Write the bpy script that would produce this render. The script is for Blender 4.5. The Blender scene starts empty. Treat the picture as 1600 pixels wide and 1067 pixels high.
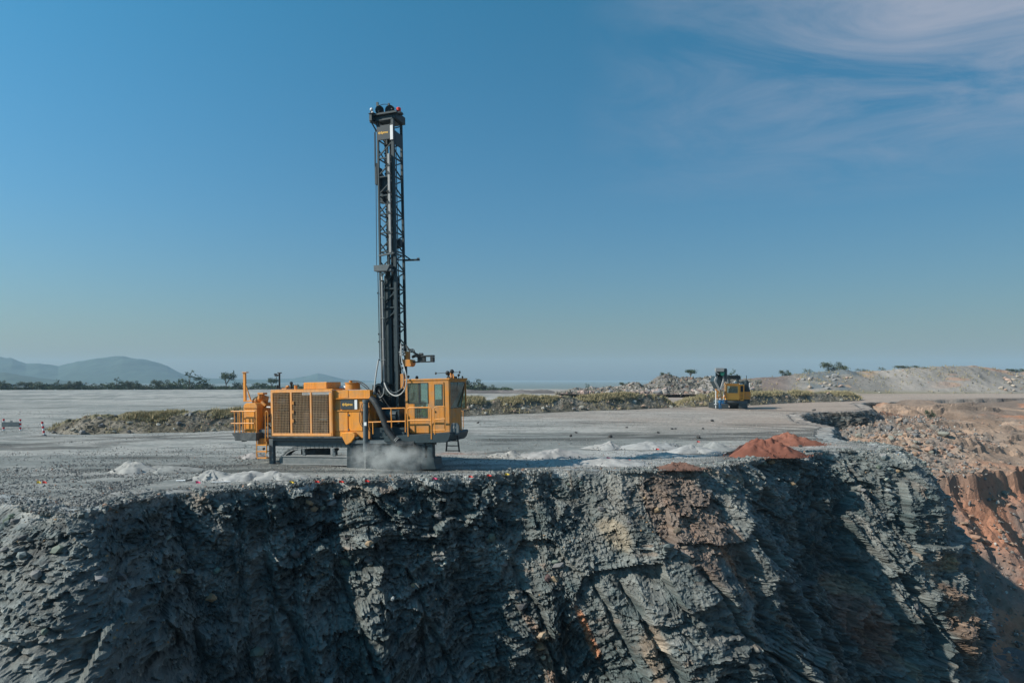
import bpy, math, random
import numpy as np
from mathutils import Vector, Matrix, noise as mnoise

SC = bpy.context.scene
COL = SC.collection
R = math.radians
rng = np.random.default_rng(7)
random.seed(7)

# ------------------------------------------------------------------ camera, sky, sun, haze
HC = 5.0            # camera height over the bench
FPX = 1067.0        # focal length in photo pixels (24 mm on 36 mm)
CX, HY = 800.0, 592.0
cam_d = bpy.data.cameras.new('camera'); cam = bpy.data.objects.new('camera', cam_d); COL.objects.link(cam)
cam_d.sensor_width = 36; cam_d.lens = 24; cam_d.shift_y = (HY-533.5)/1600.0
cam.location = (0, 0, HC); cam.rotation_euler = (R(90), 0, 0)
cam_d.clip_start = 0.5; cam_d.clip_end = 12000
SC.camera = cam

SUN_EL, SUN_AZ = 35.0, 195.0      # azimuth of the sun, degrees counter-clockwise from +X
sd = Vector((math.cos(R(SUN_EL))*math.cos(R(SUN_AZ)), math.cos(R(SUN_EL))*math.sin(R(SUN_AZ)), math.sin(R(SUN_EL))))
sun_l = bpy.data.lights.new('sun', 'SUN'); sun = bpy.data.objects.new('sun', sun_l); COL.objects.link(sun)
sun_l.energy = 4.6; sun_l.angle = R(0.5); sun_l.color = (1.0, 0.91, 0.79)
sun.rotation_euler = sd.to_track_quat('Z', 'Y').to_euler()

W = bpy.data.worlds.new('World'); SC.world = W; W.use_nodes = True
nt = W.node_tree; nt.nodes.clear()
def N(nt, t, **k):
    n = nt.nodes.new(t)
    for a, b in k.items():
        if a.startswith('_'): n.inputs[a[1:]].default_value = b
        else: setattr(n, a, b)
    return n
sky = N(nt, 'ShaderNodeTexSky', sky_type='NISHITA', sun_disc=False)
sky.sun_elevation = R(SUN_EL); sky.sun_rotation = R(90-SUN_AZ)   # rotation is clockwise from +Y
sky.air_density = 1.6; sky.dust_density = 1.0; sky.ozone_density = 2.2; sky.altitude = 200
tint = N(nt, 'ShaderNodeMixRGB', blend_type='MULTIPLY'); tint.inputs[0].default_value = 1; tint.inputs[2].default_value = (0.42, 0.78, 1.10, 1)
nt.links.new(sky.outputs[0], tint.inputs[1])
geo = N(nt, 'ShaderNodeTexCoord'); sep = N(nt, 'ShaderNodeSeparateXYZ'); nt.links.new(geo.outputs['Generated'], sep.inputs[0])
ramp = N(nt, 'ShaderNodeValToRGB'); nt.links.new(sep.outputs[2], ramp.inputs[0]); cr = ramp.color_ramp
cr.elements[0].position = 0.0; cr.elements[0].color = (.50, .63, .92, 1); cr.elements[1].position = .55; cr.elements[1].color = (.24, .94, 1.15, 1)
e_ = cr.elements.new(.22); e_.color = (.37, .76, 1.06, 1)
side = nt.nodes.new('ShaderNodeMath'); side.operation = 'MULTIPLY_ADD'; nt.links.new(sep.outputs[0], side.inputs[0]); side.inputs[1].default_value = -.34; side.inputs[2].default_value = 1.0
vsc = N(nt, 'ShaderNodeVectorMath', operation='SCALE'); nt.links.new(ramp.outputs[0], vsc.inputs[0]); nt.links.new(side.outputs[0], vsc.inputs['Scale'])
nt.links.new(vsc.outputs[0], tint.inputs[2])
# thin high cloud: noise on a flat layer far overhead
def M(nt, op, a, b=None, clamp=False):
    n = nt.nodes.new('ShaderNodeMath'); n.operation = op; n.use_clamp = clamp
    for i, v in enumerate((a, b)):
        if v is None: continue
        if hasattr(v, 'links'): nt.links.new(v, n.inputs[i])
        else: n.inputs[i].default_value = v
    return n.outputs[0]
zc = M(nt, 'MAXIMUM', sep.outputs[2], 0.03)
cx_ = M(nt, 'DIVIDE', sep.outputs[0], zc); cy_ = M(nt, 'DIVIDE', sep.outputs[1], zc)
cmb = N(nt, 'ShaderNodeCombineXYZ'); nt.links.new(cx_, cmb.inputs[0]); nt.links.new(cy_, cmb.inputs[1])
mp = N(nt, 'ShaderNodeMapping'); mp.inputs['Scale'].default_value = (1.0, 1.35, 1); mp.inputs['Rotation'].default_value = (0, 0, R(-28)); mp.inputs['Location'].default_value = (3.1, 0.4, 0)
nt.links.new(cmb.outputs[0], mp.inputs[0])
cn = N(nt, 'ShaderNodeTexNoise', _Scale=1.3, _Detail=9.0, _Roughness=0.64, _Distortion=0.9); nt.links.new(mp.outputs[0], cn.inputs['Vector'])
cb = N(nt, 'ShaderNodeTexNoise', _Scale=0.33, _Detail=1.0); nt.links.new(cmb.outputs[0], cb.inputs['Vector'])
a1 = M(nt, 'MULTIPLY', M(nt, 'SUBTRACT', cn.outputs[0], 0.36), 3.4, True)
# the cloud bank lies to the right (east) of the pit
reg = M(nt, 'MULTIPLY', M(nt, 'SUBTRACT', sep.outputs[0], 0.08), 2.6, True)
elv = M(nt, 'MULTIPLY', M(nt, 'SUBTRACT', sep.outputs[2], 0.22), 5.5, True)
a2 = M(nt, 'MULTIPLY', M(nt, 'MULTIPLY', a1, reg), elv, True)
a3 = M(nt, 'MULTIPLY', a2, 0.85)
mixc = N(nt, 'ShaderNodeMixRGB'); nt.links.new(a3, mixc.inputs[0]); nt.links.new(tint.outputs[0], mixc.inputs[1])
mixc.inputs[2].default_value = (3.9, 4.4, 5.5, 1)
bg = N(nt, 'ShaderNodeBackground'); bg.inputs[1].default_value = 0.071
wo = N(nt, 'ShaderNodeOutputWorld'); nt.links.new(mixc.outputs[0], bg.inputs[0]); nt.links.new(bg.outputs[0], wo.inputs[0])
vs = SC.view_settings; vs.view_transform = 'Standard'; vs.look = 'None'; vs.exposure = 0.35; vs.gamma = 1.0; vs.use_curve_mapping = False
SC.cycles.max_bounces = 5; SC.cycles.diffuse_bounces = 2; SC.cycles.glossy_bounces = 2; SC.cycles.transparent_max_bounces = 16
SC.cycles.volume_bounces = 1; SC.cycles.volume_step_rate = 1.0; SC.cycles.volume_max_steps = 64

# ------------------------------------------------------------------ numpy noise
def _h(ix, iy, iz, seed):
    h = (ix.astype(np.int64)*374761393 + iy.astype(np.int64)*668265263 + iz.astype(np.int64)*2147483647 + seed*974634777) & 0xFFFFFFFF
    h = ((h ^ (h >> 13))*1274126177) & 0xFFFFFFFF
    h = ((h ^ (h >> 15))*2246822519) & 0xFFFFFFFF
    return ((h ^ (h >> 16)) & 0xFFFFFF)/float(0x1000000)
def hash2(i, j, seed=0): return _h(np.asarray(i), np.asarray(j), np.zeros_like(np.asarray(i)), seed)
def vnoise(x, y, z=None, seed=0):
    """smooth value noise, -1..1"""
    if z is None:
        ix, iy = np.floor(x).astype(np.int64), np.floor(y).astype(np.int64); fx, fy = x-ix, y-iy
        fx = fx*fx*fx*(fx*(fx*6-15)+10); fy = fy*fy*fy*(fy*(fy*6-15)+10)
        o = np.zeros_like(ix)
        a = _h(ix, iy, o, seed); b = _h(ix+1, iy, o, seed); c = _h(ix, iy+1, o, seed); d = _h(ix+1, iy+1, o, seed)
        return ((a*(1-fx)+b*fx)*(1-fy)+(c*(1-fx)+d*fx)*fy)*2-1
    ix, iy, iz = (np.floor(v).astype(np.int64) for v in (x, y, z)); fx, fy, fz = x-ix, y-iy, z-iz
    fx, fy, fz = (f*f*(3-2*f) for f in (fx, fy, fz)); r = 0
    for dx in (0, 1):
        for dy in (0, 1):
            for dz in (0, 1):
                r = r + _h(ix+dx, iy+dy, iz+dz, seed)*(fx if dx else 1-fx)*(fy if dy else 1-fy)*(fz if dz else 1-fz)
    return r*2-1
def fbm(x, y, octv=4, seed=0, gain=.5, z=None):
    r, a, f, t = 0, 1, 1, 0
    for k in range(octv):
        r = r + a*vnoise(x*f+k*17.3, y*f-k*9.1, None if z is None else z*f, seed+k); t += a; a *= gain; f *= 2.03
    return r/t
def worley(x, y, seed=0):
    """cell value and distance to the nearest jittered point"""
    ix, iy = np.floor(x).astype(np.int64), np.floor(y).astype(np.int64)
    best = np.full(x.shape, 9.0); val = np.zeros(x.shape); sec = np.full(x.shape, 9.0)
    for dx in (-1, 0, 1):
        for dy in (-1, 0, 1):
            cx, cy = ix+dx, iy+dy
            px = cx+hash2(cx, cy, seed); py = cy+hash2(cx, cy, seed+1)
            d = np.hypot(px-x, py-y); m = d < best
            sec = np.where(m, best, np.minimum(sec, d)); val = np.where(m, hash2(cx, cy, seed+2), val); best = np.where(m, d, best)
    return best, val, sec
def chunks(x, y, seed, steep=1.0):
    """broken stone facets: every cell has its own height and tilt; unit-size cells"""
    ix, iy = np.floor(x).astype(np.int64), np.floor(y).astype(np.int64)
    best = np.full(x.shape, 9.0); out = np.zeros(x.shape)
    for dx in (-1, 0, 1):
        for dy in (-1, 0, 1):
            cx, cy = ix+dx, iy+dy
            ex = x-cx-hash2(cx, cy, seed); ey = y-cy-hash2(cx, cy, seed+1); d = ex*ex+ey*ey
            v = (hash2(cx, cy, seed+2)-.5) + steep*(ex*(hash2(cx, cy, seed+3)-.5)+ey*(hash2(cx, cy, seed+4)-.5))*2
            m = d < best; out = np.where(m, v, out); best = np.where(m, d, best)
    return out, np.sqrt(best)
def sstep(a, b, x):
    t = np.clip((x-a)/(b-a), 0, 1); return t*t*(3-2*t)
def lerp3(a, b, t): return np.asarray(a)*(1-t[..., None]) + np.asarray(b)*t[..., None]

# ------------------------------------------------------------------ mesh / object helpers
def mesh_np(name, V, F, mat, parent=None, col=None, smooth=False):
    """F: (n,k) int array (k = 3 or 4)"""
    V = np.ascontiguousarray(V, dtype=np.float32); F = np.ascontiguousarray(F, dtype=np.int32)
    me = bpy.data.meshes.new(name); n, k = F.shape
    me.vertices.add(len(V)); me.vertices.foreach_set('co', V.ravel())
    me.loops.add(n*k); me.loops.foreach_set('vertex_index', F.ravel())
    me.polygons.add(n); me.polygons.foreach_set('loop_start', np.arange(0, n*k, k, dtype=np.int32))
    me.polygons.foreach_set('use_smooth', np.full(n, smooth))
    me.update(calc_edges=True)
    if col is not None:
        a = me.color_attributes.new('Col', 'FLOAT_COLOR', 'POINT')
        c = np.ones((len(V), 4), np.float32); c[:, :3] = col; a.data.foreach_set('color', c.ravel())
    if mat: me.materials.append(mat)
    o = bpy.data.objects.new(name, me); COL.objects.link(o)
    if parent: o.parent = parent
    return o
def grid_faces(nr, nc, keep=None):
    i = np.arange(nr-1)[:, None]*nc + np.arange(nc-1)[None, :]
    F = np.stack([i, i+1, i+nc+1, i+nc], -1)
    F = F[keep] if keep is not None else F.reshape(-1, 4)
    return F
def tag(o, label=None, cat=None, group=None, kind=None):
    if label: o['label'] = label
    if cat: o['category'] = cat
    if group: o['group'] = group
    if kind: o['kind'] = kind
    return o
def empty(name, loc=(0, 0, 0), rz=0):
    o = bpy.data.objects.new(name, None); COL.objects.link(o); o.location = loc; o.rotation_euler = (0, 0, rz); o.empty_display_size = .3; return o
KIDS = {}
def copy_tree(o, parent=None):
    c = o.copy(); COL.objects.link(c)
    c.parent = parent
    for ch in [x for x in bpy.data.objects if x.parent is o]: copy_tree(ch, c)
    return c

def tri_box(name):
    pass
class MB:
    def __init__(s): s.v = []; s.f = []
    def add(s, vs, fs):
        b = len(s.v); s.v += [tuple(v) for v in vs]; s.f += [tuple(i+b for i in f) for f in fs]; return s
    def box(s, x0, x1, y0, y1, z0, z1):
        return s.add([(x0,y0,z0),(x1,y0,z0),(x1,y1,z0),(x0,y1,z0),(x0,y0,z1),(x1,y0,z1),(x1,y1,z1),(x0,y1,z1)],
                     [(0,3,2,1),(4,5,6,7),(0,1,5,4),(1,2,6,5),(2,3,7,6),(3,0,4,7)])
    def prism(s, poly, y0, y1):
        """poly of (x,z) extruded along y"""
        n = len(poly)
        return s.add([(x, y0, z) for x, z in poly]+[(x, y1, z) for x, z in poly],
                     [tuple(range(n)), tuple(range(2*n-1, n-1, -1))]+[(i, i+n, (i+1) % n+n, (i+1) % n) for i in range(n)])
    def prismz(s, poly, z0, z1):
        n = len(poly)
        return s.add([(x, y, z0) for x, y in poly]+[(x, y, z1) for x, y in poly],
                     [tuple(range(n-1, -1, -1)), tuple(range(n, 2*n))]+[(i, (i+1) % n, (i+1) % n+n, i+n) for i in range(n)])
    def beam(s, p, q, w, h=None):
        """square bar from p to q"""
        h = h or w; p, q = Vector(p), Vector(q); d = (q-p).normalized()
        up = Vector((0, 0, 1)) if abs(d.z) < .9 else Vector((0, 1, 0))
        a = d.cross(up).normalized()*w/2; b = a.cross(d).normalized()*h/2
        return s.add([p-a-b, p+a-b, p+a+b, p-a+b, q-a-b, q+a-b, q+a+b, q-a+b],
                     [(0,3,2,1),(4,5,6,7),(0,1,5,4),(1,2,6,5),(2,3,7,6),(3,0,4,7)])
    def tube(s, pts, r, n=8, caps=True):
        pts = [Vector(p) for p in pts]; m = len(pts)
        rs = r if isinstance(r, (list, tuple)) else [r]*m
        vs = []; prev = None
        for i, p in enumerate(pts):
            d = (pts[min(i+1, m-1)]-pts[max(i-1, 0)]).normalized()
            if prev is None:
                up = Vector((0, 0, 1)) if abs(d.z) < .9 else Vector((0, 1, 0)); a = d.cross(up).normalized()
            else: a = (prev - d*prev.dot(d)).normalized()
            prev = a; b = d.cross(a)
            for k in range(n):
                t = 2*math.pi*k/n; vs.append(p+(a*math.cos(t)+b*math.sin(t))*rs[i])
        fs = [(i*n+k, i*n+(k+1) % n, (i+1)*n+(k+1) % n, (i+1)*n+k) for i in range(m-1) for k in range(n)]
        if caps: fs += [tuple(range(n-1, -1, -1)), tuple(range((m-1)*n, m*n))]
        return s.add(vs, fs)
    def ball(s, c, r, n=8, m=6, sc=(1, 1, 1)):
        vs = []; fs = []
        for i in range(m+1):
            t = math.pi*i/m
            for k in range(n):
                u = 2*math.pi*k/n; vs.append((c[0]+r*sc[0]*math.sin(t)*math.cos(u), c[1]+r*sc[1]*math.sin(t)*math.sin(u), c[2]+r*sc[2]*math.cos(t)))
        for i in range(m):
            for k in range(n): fs.append((i*n+k, (i+1)*n+k, (i+1)*n+(k+1) % n, i*n+(k+1) % n))
        return s.add(vs, fs)
    def build(s, name, mat, parent=None, bevel=0, smooth=False):
        me = bpy.data.meshes.new(name); me.from_pydata(s.v, [], s.f); me.update()
        if mat: me.materials.append(mat)
        if smooth:
            me.polygons.foreach_set('use_smooth', [True]*len(me.polygons))
            me.set_sharp_from_angle(angle=R(40))
        o = bpy.data.objects.new(name, me); COL.objects.link(o)
        if parent: o.parent = parent
        if bevel:
            b = o.modifiers.new('bevel', 'BEVEL'); b.width = bevel; b.segments = 1; b.limit_method = 'ANGLE'
        return o
def spline(pts, n=8):
    pts = [Vector(p) for p in pts]; out = []
    for i in range(len(pts)-1):
        p0 = pts[max(i-1, 0)]; p1 = pts[i]; p2 = pts[i+1]; p3 = pts[min(i+2, len(pts)-1)]
        for k in range(n):
            t = k/n
            out.append(.5*((2*p1)+(-p0+p2)*t+(2*p0-5*p1+4*p2-p3)*t*t+(-p0+3*p1-3*p2+p3)*t**3))
    out.append(pts[-1]); return out

# ------------------------------------------------------------------ materials
def mat(name, base=None, rough=.8, metal=0, attr=False, n_scale=8, n_amt=.25, bump=0, bump_scale=30, bump_dist=.02, spec=.3, n2=None, emis=None, dirt=None, streak=0):
    m = bpy.data.materials.new(name); m.use_nodes = True; t = m.node_tree; b = t.nodes['Principled BSDF']
    b.inputs['Roughness'].default_value = rough; b.inputs['Metallic'].default_value = metal; b.inputs['Specular IOR Level'].default_value = spec
    geo = N(t, 'ShaderNodeNewGeometry') if attr else N(t, 'ShaderNodeTexCoord')
    co = geo.outputs['Position'] if attr else geo.outputs['Object']
    if attr: c = N(t, 'ShaderNodeAttribute', attribute_name='Col').outputs['Color']
    else: c = N(t, 'ShaderNodeRGB'); c.outputs[0].default_value = (*base, 1); c = c.outputs[0]
    no = N(t, 'ShaderNodeTexNoise', _Scale=n_scale, _Detail=5.0, _Roughness=.65); t.links.new(co, no.inputs['Vector'])
    f = M(t, 'ADD', M(t, 'MULTIPLY', M(t, 'SUBTRACT', no.outputs[0], .5), n_amt*4), 1.0)
    if n2:
        no2 = N(t, 'ShaderNodeTexNoise', _Scale=n2[0], _Detail=4.0, _Roughness=.7); t.links.new(co, no2.inputs['Vector'])
        f = M(t, 'MULTIPLY', f, M(t, 'ADD', M(t, 'MULTIPLY', M(t, 'SUBTRACT', no2.outputs[0], .5), n2[1]*4), 1.0))
    f = M(t, 'MAXIMUM', f, .15)
    mx = N(t, 'ShaderNodeVectorMath', operation='SCALE'); t.links.new(c, mx.inputs[0]); t.links.new(f, mx.inputs['Scale'])
    out = mx.outputs[0]
    if streak:   # rain streaks and grime runs down the panels
        ms_ = N(t, 'ShaderNodeMapping'); ms_.inputs['Scale'].default_value = (7, 7, .5); t.links.new(co, ms_.inputs[0])
        ns_ = N(t, 'ShaderNodeTexNoise', _Scale=1.0, _Detail=5.0, _Roughness=.7); t.links.new(ms_.outputs[0], ns_.inputs['Vector'])
        kk = M(t, 'SUBTRACT', 1.0, M(t, 'MULTIPLY', M(t, 'MULTIPLY', M(t, 'SUBTRACT', ns_.outputs[0], .48), 4.0, True), streak))
        m2_ = N(t, 'ShaderNodeVectorMath', operation='SCALE'); t.links.new(out, m2_.inputs[0]); t.links.new(kk, m2_.inputs['Scale']); out = m2_.outputs[0]
    if dirt:   # dust caught in patches: (colour, amount, scale)
        nd = N(t, 'ShaderNodeTexNoise', _Scale=dirt[2], _Detail=6.0, _Roughness=.7); t.links.new(co, nd.inputs['Vector'])
        k = M(t, 'MULTIPLY', M(t, 'MULTIPLY', M(t, 'SUBTRACT', nd.outputs[0], .42), 4.0, True), dirt[1], True)
        md = N(t, 'ShaderNodeMixRGB'); t.links.new(k, md.inputs[0]); t.links.new(out, md.inputs[1]); md.inputs[2].default_value = (*dirt[0], 1); out = md.outputs[0]
    t.links.new(out, b.inputs['Base Color'])
    if bump:
        nb = N(t, 'ShaderNodeTexNoise', _Scale=bump_scale, _Detail=6.0, _Roughness=.7); t.links.new(co, nb.inputs['Vector'])
        bp = N(t, 'ShaderNodeBump', _Strength=bump, _Distance=bump_dist); t.links.new(nb.outputs[0], bp.inputs['Height']); t.links.new(bp.outputs[0], b.inputs['Normal'])
    if emis: b.inputs['Emission Color'].default_value = (*emis, 1); b.inputs['Emission Strength'].default_value = 1
    return m
DUST = (.24, .235, .22)
MT = {}
MT['rock'] = mat('slate_rock', attr=True, rough=.55, n_scale=3.5, n_amt=.22, bump=1.0, bump_scale=9, bump_dist=.07, n2=(26, .22), spec=.5)
MT['rubble'] = mat('rubble_stone', attr=True, rough=.8, n_scale=5, n_amt=.15, n2=(30, .12), bump=.3, bump_scale=30)
MT['ground'] = mat('quarry_ground', attr=True, rough=.95, n_scale=2.6, n_amt=.30, n2=(.9, .16), bump=1.0, bump_scale=6, bump_dist=.12, spec=.1)
MT['dirt'] = mat('spoil_dirt', attr=True, rough=.95, n_scale=2.2, n_amt=.18, n2=(.5, .12), bump=.9, bump_scale=3, bump_dist=.12, spec=.1)
MT['yellow'] = mat('yellow_paint', (.78, .30, .035), rough=.45, n_scale=2.5, n_amt=.05, spec=.4, dirt=((.38, .27, .16), .55, 1.7), streak=.35)
MT['yellow2'] = mat('yellow_paint_dusty', (.62, .25, .04), rough=.6, n_scale=2.5, n_amt=.08, dirt=((.33, .24, .15), .7, 2.0), streak=.4)
MT['wire'] = mat('wire_mesh_paint', (.50, .36, .22), rough=.6, n_scale=3, n_amt=.15)
MT['yellow3'] = mat('brightened_yellow_paint', (.95, .44, .07), rough=.45, n_scale=2.5, n_amt=.05, spec=.4)  # lemon yellow with extra brightness painted in for the grazing sun
MT['cage'] = mat('cage_paint', (.80, .36, .11), rough=.55, n_scale=3, n_amt=.06, dirt=((.5, .36, .24), .5, 3), streak=.25)
MT['grey'] = mat('grey_steel', (.085, .11, .125), rough=.55, n_scale=3, n_amt=.12, dirt=((.17, .19, .19), .45, 2.2))
MT['mast'] = mat('dark_mast_steel', (.026, .045, .055), rough=.5, n_scale=3, n_amt=.12, dirt=((.08, .11, .12), .15, 1.5))
MT['mast_lit'] = mat('pale_lit_steel', (.30, .31, .31), rough=.5, metal=.2, n_scale=2, n_amt=.15)  # pale bare steel, also used to paint mast parts as sunlit
MT['track'] = mat('dusty_track_steel', (.15, .17, .175), rough=.65, n_scale=3, n_amt=.12, dirt=((.30, .30, .29), .6, 1.8))
MT['black'] = mat('black_rubber', (.018, .024, .028), rough=.6, n_scale=4, n_amt=.15, dirt=((.09, .10, .10), .35, 2.0))
MT['hose_white'] = mat('pale_hose', (.42, .43, .42), rough=.4, n_scale=3, n_amt=.1)
MT['white'] = mat('white_paint', (.75, .77, .78), rough=.5, n_scale=4, n_amt=.05)
MT['red'] = mat('red_paint', (.55, .03, .04), rough=.5, n_scale=4, n_amt=.08)
MT['lettering'] = mat('yellow_lettering', (.85, .50, .10), rough=.5, n_scale=4, n_amt=.03)
MT['sign'] = mat('dark_sign_plate', (.04, .055, .065), rough=.5, n_scale=3, n_amt=.08)
MT['radiator'] = mat('radiator_core', (.07, .06, .055), rough=.7, n_scale=4, n_amt=.2, dirt=((.22, .15, .1), .4, 2))
MT['curtain'] = mat('dusty_rubber_curtain', (.055, .065, .07), rough=.9, n_scale=2, n_amt=.15, dirt=((.17, .18, .18), .7, 1.6))
MT['vest'] = mat('hi_vis_fabric', (.60, .80, .08), rough=.8, n_scale=9, n_amt=.1)
MT['blue'] = mat('blue_overall_fabric', (.02, .13, .30), rough=.85, n_scale=9, n_amt=.1)
MT['skin'] = mat('skin', (.22, .12, .08), rough=.6, n_scale=9, n_amt=.05)
MT['green'] = mat('green_paint', (.02, .16, .12), rough=.5, n_scale=4, n_amt=.1)
MT['grass'] = mat('dry_grass', attr=True, rough=.9, n_scale=2, n_amt=.15)
MT['leaf'] = mat('tree_leaves', (.06, .09, .05), rough=.8, n_scale=.6, n_amt=.25)
MT['leaf2'] = mat('dull_tree_leaves', (.075, .095, .06), rough=.8, n_scale=.6, n_amt=.25)
MT['bark'] = mat('bark', (.10, .08, .06), rough=.9, n_scale=3, n_amt=.2)
MT['hill'] = mat('wooded_hill', (.045, .07, .05), rough=1, n_scale=.02, n_amt=.3, n2=(.1, .2))
MT['beacon'] = mat('red_beacon', (.75, .05, .03), rough=.3, n_scale=4, n_amt=.02)
def glass_mat():
    m = bpy.data.materials.new('tinted_cab_glass'); m.use_nodes = True; t = m.node_tree; t.nodes.clear()
    tr = N(t, 'ShaderNodeBsdfTransparent'); tr.inputs[0].default_value = (.82, .97, .95, 1)
    gl = N(t, 'ShaderNodeBsdfGlossy'); gl.inputs['Roughness'].default_value = .04; gl.inputs[0].default_value = (.8, .9, .9, 1)
    fr = N(t, 'ShaderNodeFresnel', _IOR=1.5); mx = N(t, 'ShaderNodeMixShader'); k = M(t, 'ADD', fr.outputs[0], .10, True)
    no = N(t, 'ShaderNodeTexNoise', _Scale=.9, _Detail=2.0); bp = N(t, 'ShaderNodeBump', _Strength=.08, _Distance=.05)
    t.links.new(no.outputs[0], bp.inputs['Height']); t.links.new(bp.outputs[0], gl.inputs['Normal'])
    o = N(t, 'ShaderNodeOutputMaterial'); t.links.new(k, mx.inputs[0]); t.links.new(tr.outputs[0], mx.inputs[1]); t.links.new(gl.outputs[0], mx.inputs[2]); df = N(t, 'ShaderNodeBsdfDiffuse'); df.inputs[0].default_value = (.34, .46, .43, 1); nz = N(t, 'ShaderNodeTexNoise', _Scale=1.7, _Detail=4.0); m3 = N(t, 'ShaderNodeMixShader'); t.links.new(M(t, 'MULTIPLY', nz.outputs[0], .15), m3.inputs[0]); t.links.new(mx.outputs[0], m3.inputs[1]); t.links.new(df.outputs[0], m3.inputs[2]); t.links.new(m3.outputs[0], o.inputs[0])
    return m
MT['glass'] = glass_mat()

# haze: closed box of thin air round everything
hb = MB().box(-4800, 4800, -300, 5200, -24, 150).build('haze', None); tag(hb, 'thin blue morning haze over the quarry and the hills', 'haze', kind='stuff')
hm = bpy.data.materials.new('haze_air'); hm.use_nodes = True; t = hm.node_tree; t.nodes.clear()
pv = N(t, 'ShaderNodeVolumePrincipled', _Density=0.00014, _Anisotropy=0.0); pv.inputs['Color'].default_value = (.52, .76, .97, 1)
o = N(t, 'ShaderNodeOutputMaterial'); t.links.new(pv.outputs[0], o.inputs['Volume']); hb.data.materials.append(hm)

def W2(px, py, D=None, z=0.0):
    """photo pixel on the level z (or at depth D) -> world point"""
    if D is None: D = (HC-z)*FPX/(py-HY)
    return ((px-CX)/FPX*D, D, HC-(py-HY)/FPX*D)

# ------------------------------------------------------------------ terrain: crest of the cliff in plan
crest_px = [(-700,735),(-300,757),(-120,772),(0,785),(90,799),(160,795),(205,783),(260,771),(330,766),(400,761),(500,752),(600,749),(680,747),(740,742),(800,738),
            (880,736),(960,736),(1040,735),(1100,731),(1160,721),(1220,712),(1290,706),(1350,703),(1385,703.5)]
cp = [W2(x, y)[:2] for x, y in crest_px]
cp += [(27.4,48.7),(28.2,50.4),(28.0,52.6),(27.0,55.0),(27.6,59),(30,64.5),(33.2,70.5),(34.0,77),(36.5,86),(41,96),(47,103),(54,106),(60,114),(66,127),(71,139),(77,146),(86,150),(98,158)]
CR = np.array([tuple(p)[:2] for p in spline([(x, y, 0) for x, y in cp], 12)])
seg = np.hypot(*np.diff(CR, axis=0).T); SL = np.concatenate([[0], np.cumsum(seg)])
ss = np.arange(0, SL[-1], .25); CX_ = np.interp(ss, SL, CR[:, 0]); CY_ = np.interp(ss, SL, CR[:, 1])
CX_ = CX_ + .25*vnoise(ss*.55, ss*0+3, seed=5) + .12*vnoise(ss*1.7, ss*0+8, seed=6)
CY_ = CY_ + .28*vnoise(ss*.5, ss*0+13, seed=7)*sstep(0, 10, ss) + .22*vnoise(ss*1.6, ss*0+1, seed=8)
tx, ty = np.gradient(CX_), np.gradient(CY_)
ker = np.exp(-.5*(np.arange(-40, 41)*.25/3.2)**2); ker /= ker.sum()
def smo(a): return np.convolve(np.pad(a, 40, 'edge'), ker, 'valid')
tx, ty = smo(tx), smo(ty); l = np.hypot(tx, ty); NX_, NY_ = ty/l, -tx/l
def s_of_px(px):
    """arc length where the crest passes a photo column (front part only)"""
    k = np.arange(len(ss))[ss < S_NOSE]; t = CX_[k]/CY_[k]*FPX+CX
    return float(np.interp(px, t, ss[k]))
S_NOSE = ss[np.argmin(np.hypot(CX_-28.0, CY_-50.5))]
EXT = [(130,172),(180,182),(300,192),(700,205)]
PLX = np.concatenate([[-160, -90], CX_[::3], [e[0] for e in EXT]]); PLY = np.concatenate([[60, 48], CY_[::3], [e[1] for e in EXT]])
def crest_sd(X, Y):
    """signed distance to the crest, positive outside (over the pit)"""
    sh = X.shape; x = X.ravel().astype(np.float32); y = Y.ravel().astype(np.float32); out = np.empty(len(x), np.float32)
    ax, ay = PLX[:-1].astype(np.float32), PLY[:-1].astype(np.float32); bx, by = np.diff(PLX).astype(np.float32), np.diff(PLY).astype(np.float32); L2 = bx*bx+by*by
    for c in range(0, len(x), 20000):
        X1, Y1 = x[c:c+20000, None], y[c:c+20000, None]
        t = np.clip(((X1-ax)*bx+(Y1-ay)*by)/L2, 0, 1); dx = X1-ax-t*bx; dy = Y1-ay-t*by; d2 = dx*dx+dy*dy
        j = np.argmin(d2, 1); r = np.arange(len(j)); d = np.sqrt(d2[r, j])
        out[c:c+20000] = np.where(bx[j]*dy[r, j]-by[j]*dx[r, j] < 0, d, -d)
    return out.reshape(sh)

# ------------------------------------------------------------------ plateau sheet out to the horizon
def ground_z(X, Y):
    D = Y
    z = .10*fbm(X*.06, Y*.06, 3, 21) + .035*fbm(X*.5, Y*.5, 3, 22)*sstep(160, 60, D)
    z = z*sstep(0, 3, np.abs(D-38)-6+3*0)*1.0 + 0
    far = sstep(335, 420, np.hypot(X*.6, Y)); z = z*(1-far) - 13*far
    return z
r1 = 18*np.exp(np.arange(0, math.log(190/18), .0047)); r2 = r1[-1]*np.exp(np.arange(1, 130)*.029); rr = np.concatenate([r1, r2])
th = np.radians(np.concatenate([np.linspace(-85, -52, 40, endpoint=False), np.linspace(-52, 52, 470), np.linspace(52, 85, 40)[1:]]))
GX = rr[:, None]*np.sin(th)[None]; GY = -14+rr[:, None]*np.cos(th)[None]
SD = np.full(GX.shape, -50.0, np.float32); near = rr < 330; SD[near] = crest_sd(GX[near], GY[near])
far_r = (SD == -50) & (GX > 200) & (GY < 180); SD[far_r] = 30
GZ = ground_z(GX, GY)
# drop behind the face
GZ = np.where(SD > -1.15, GZ-7*(SD+1.15), GZ)
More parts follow.
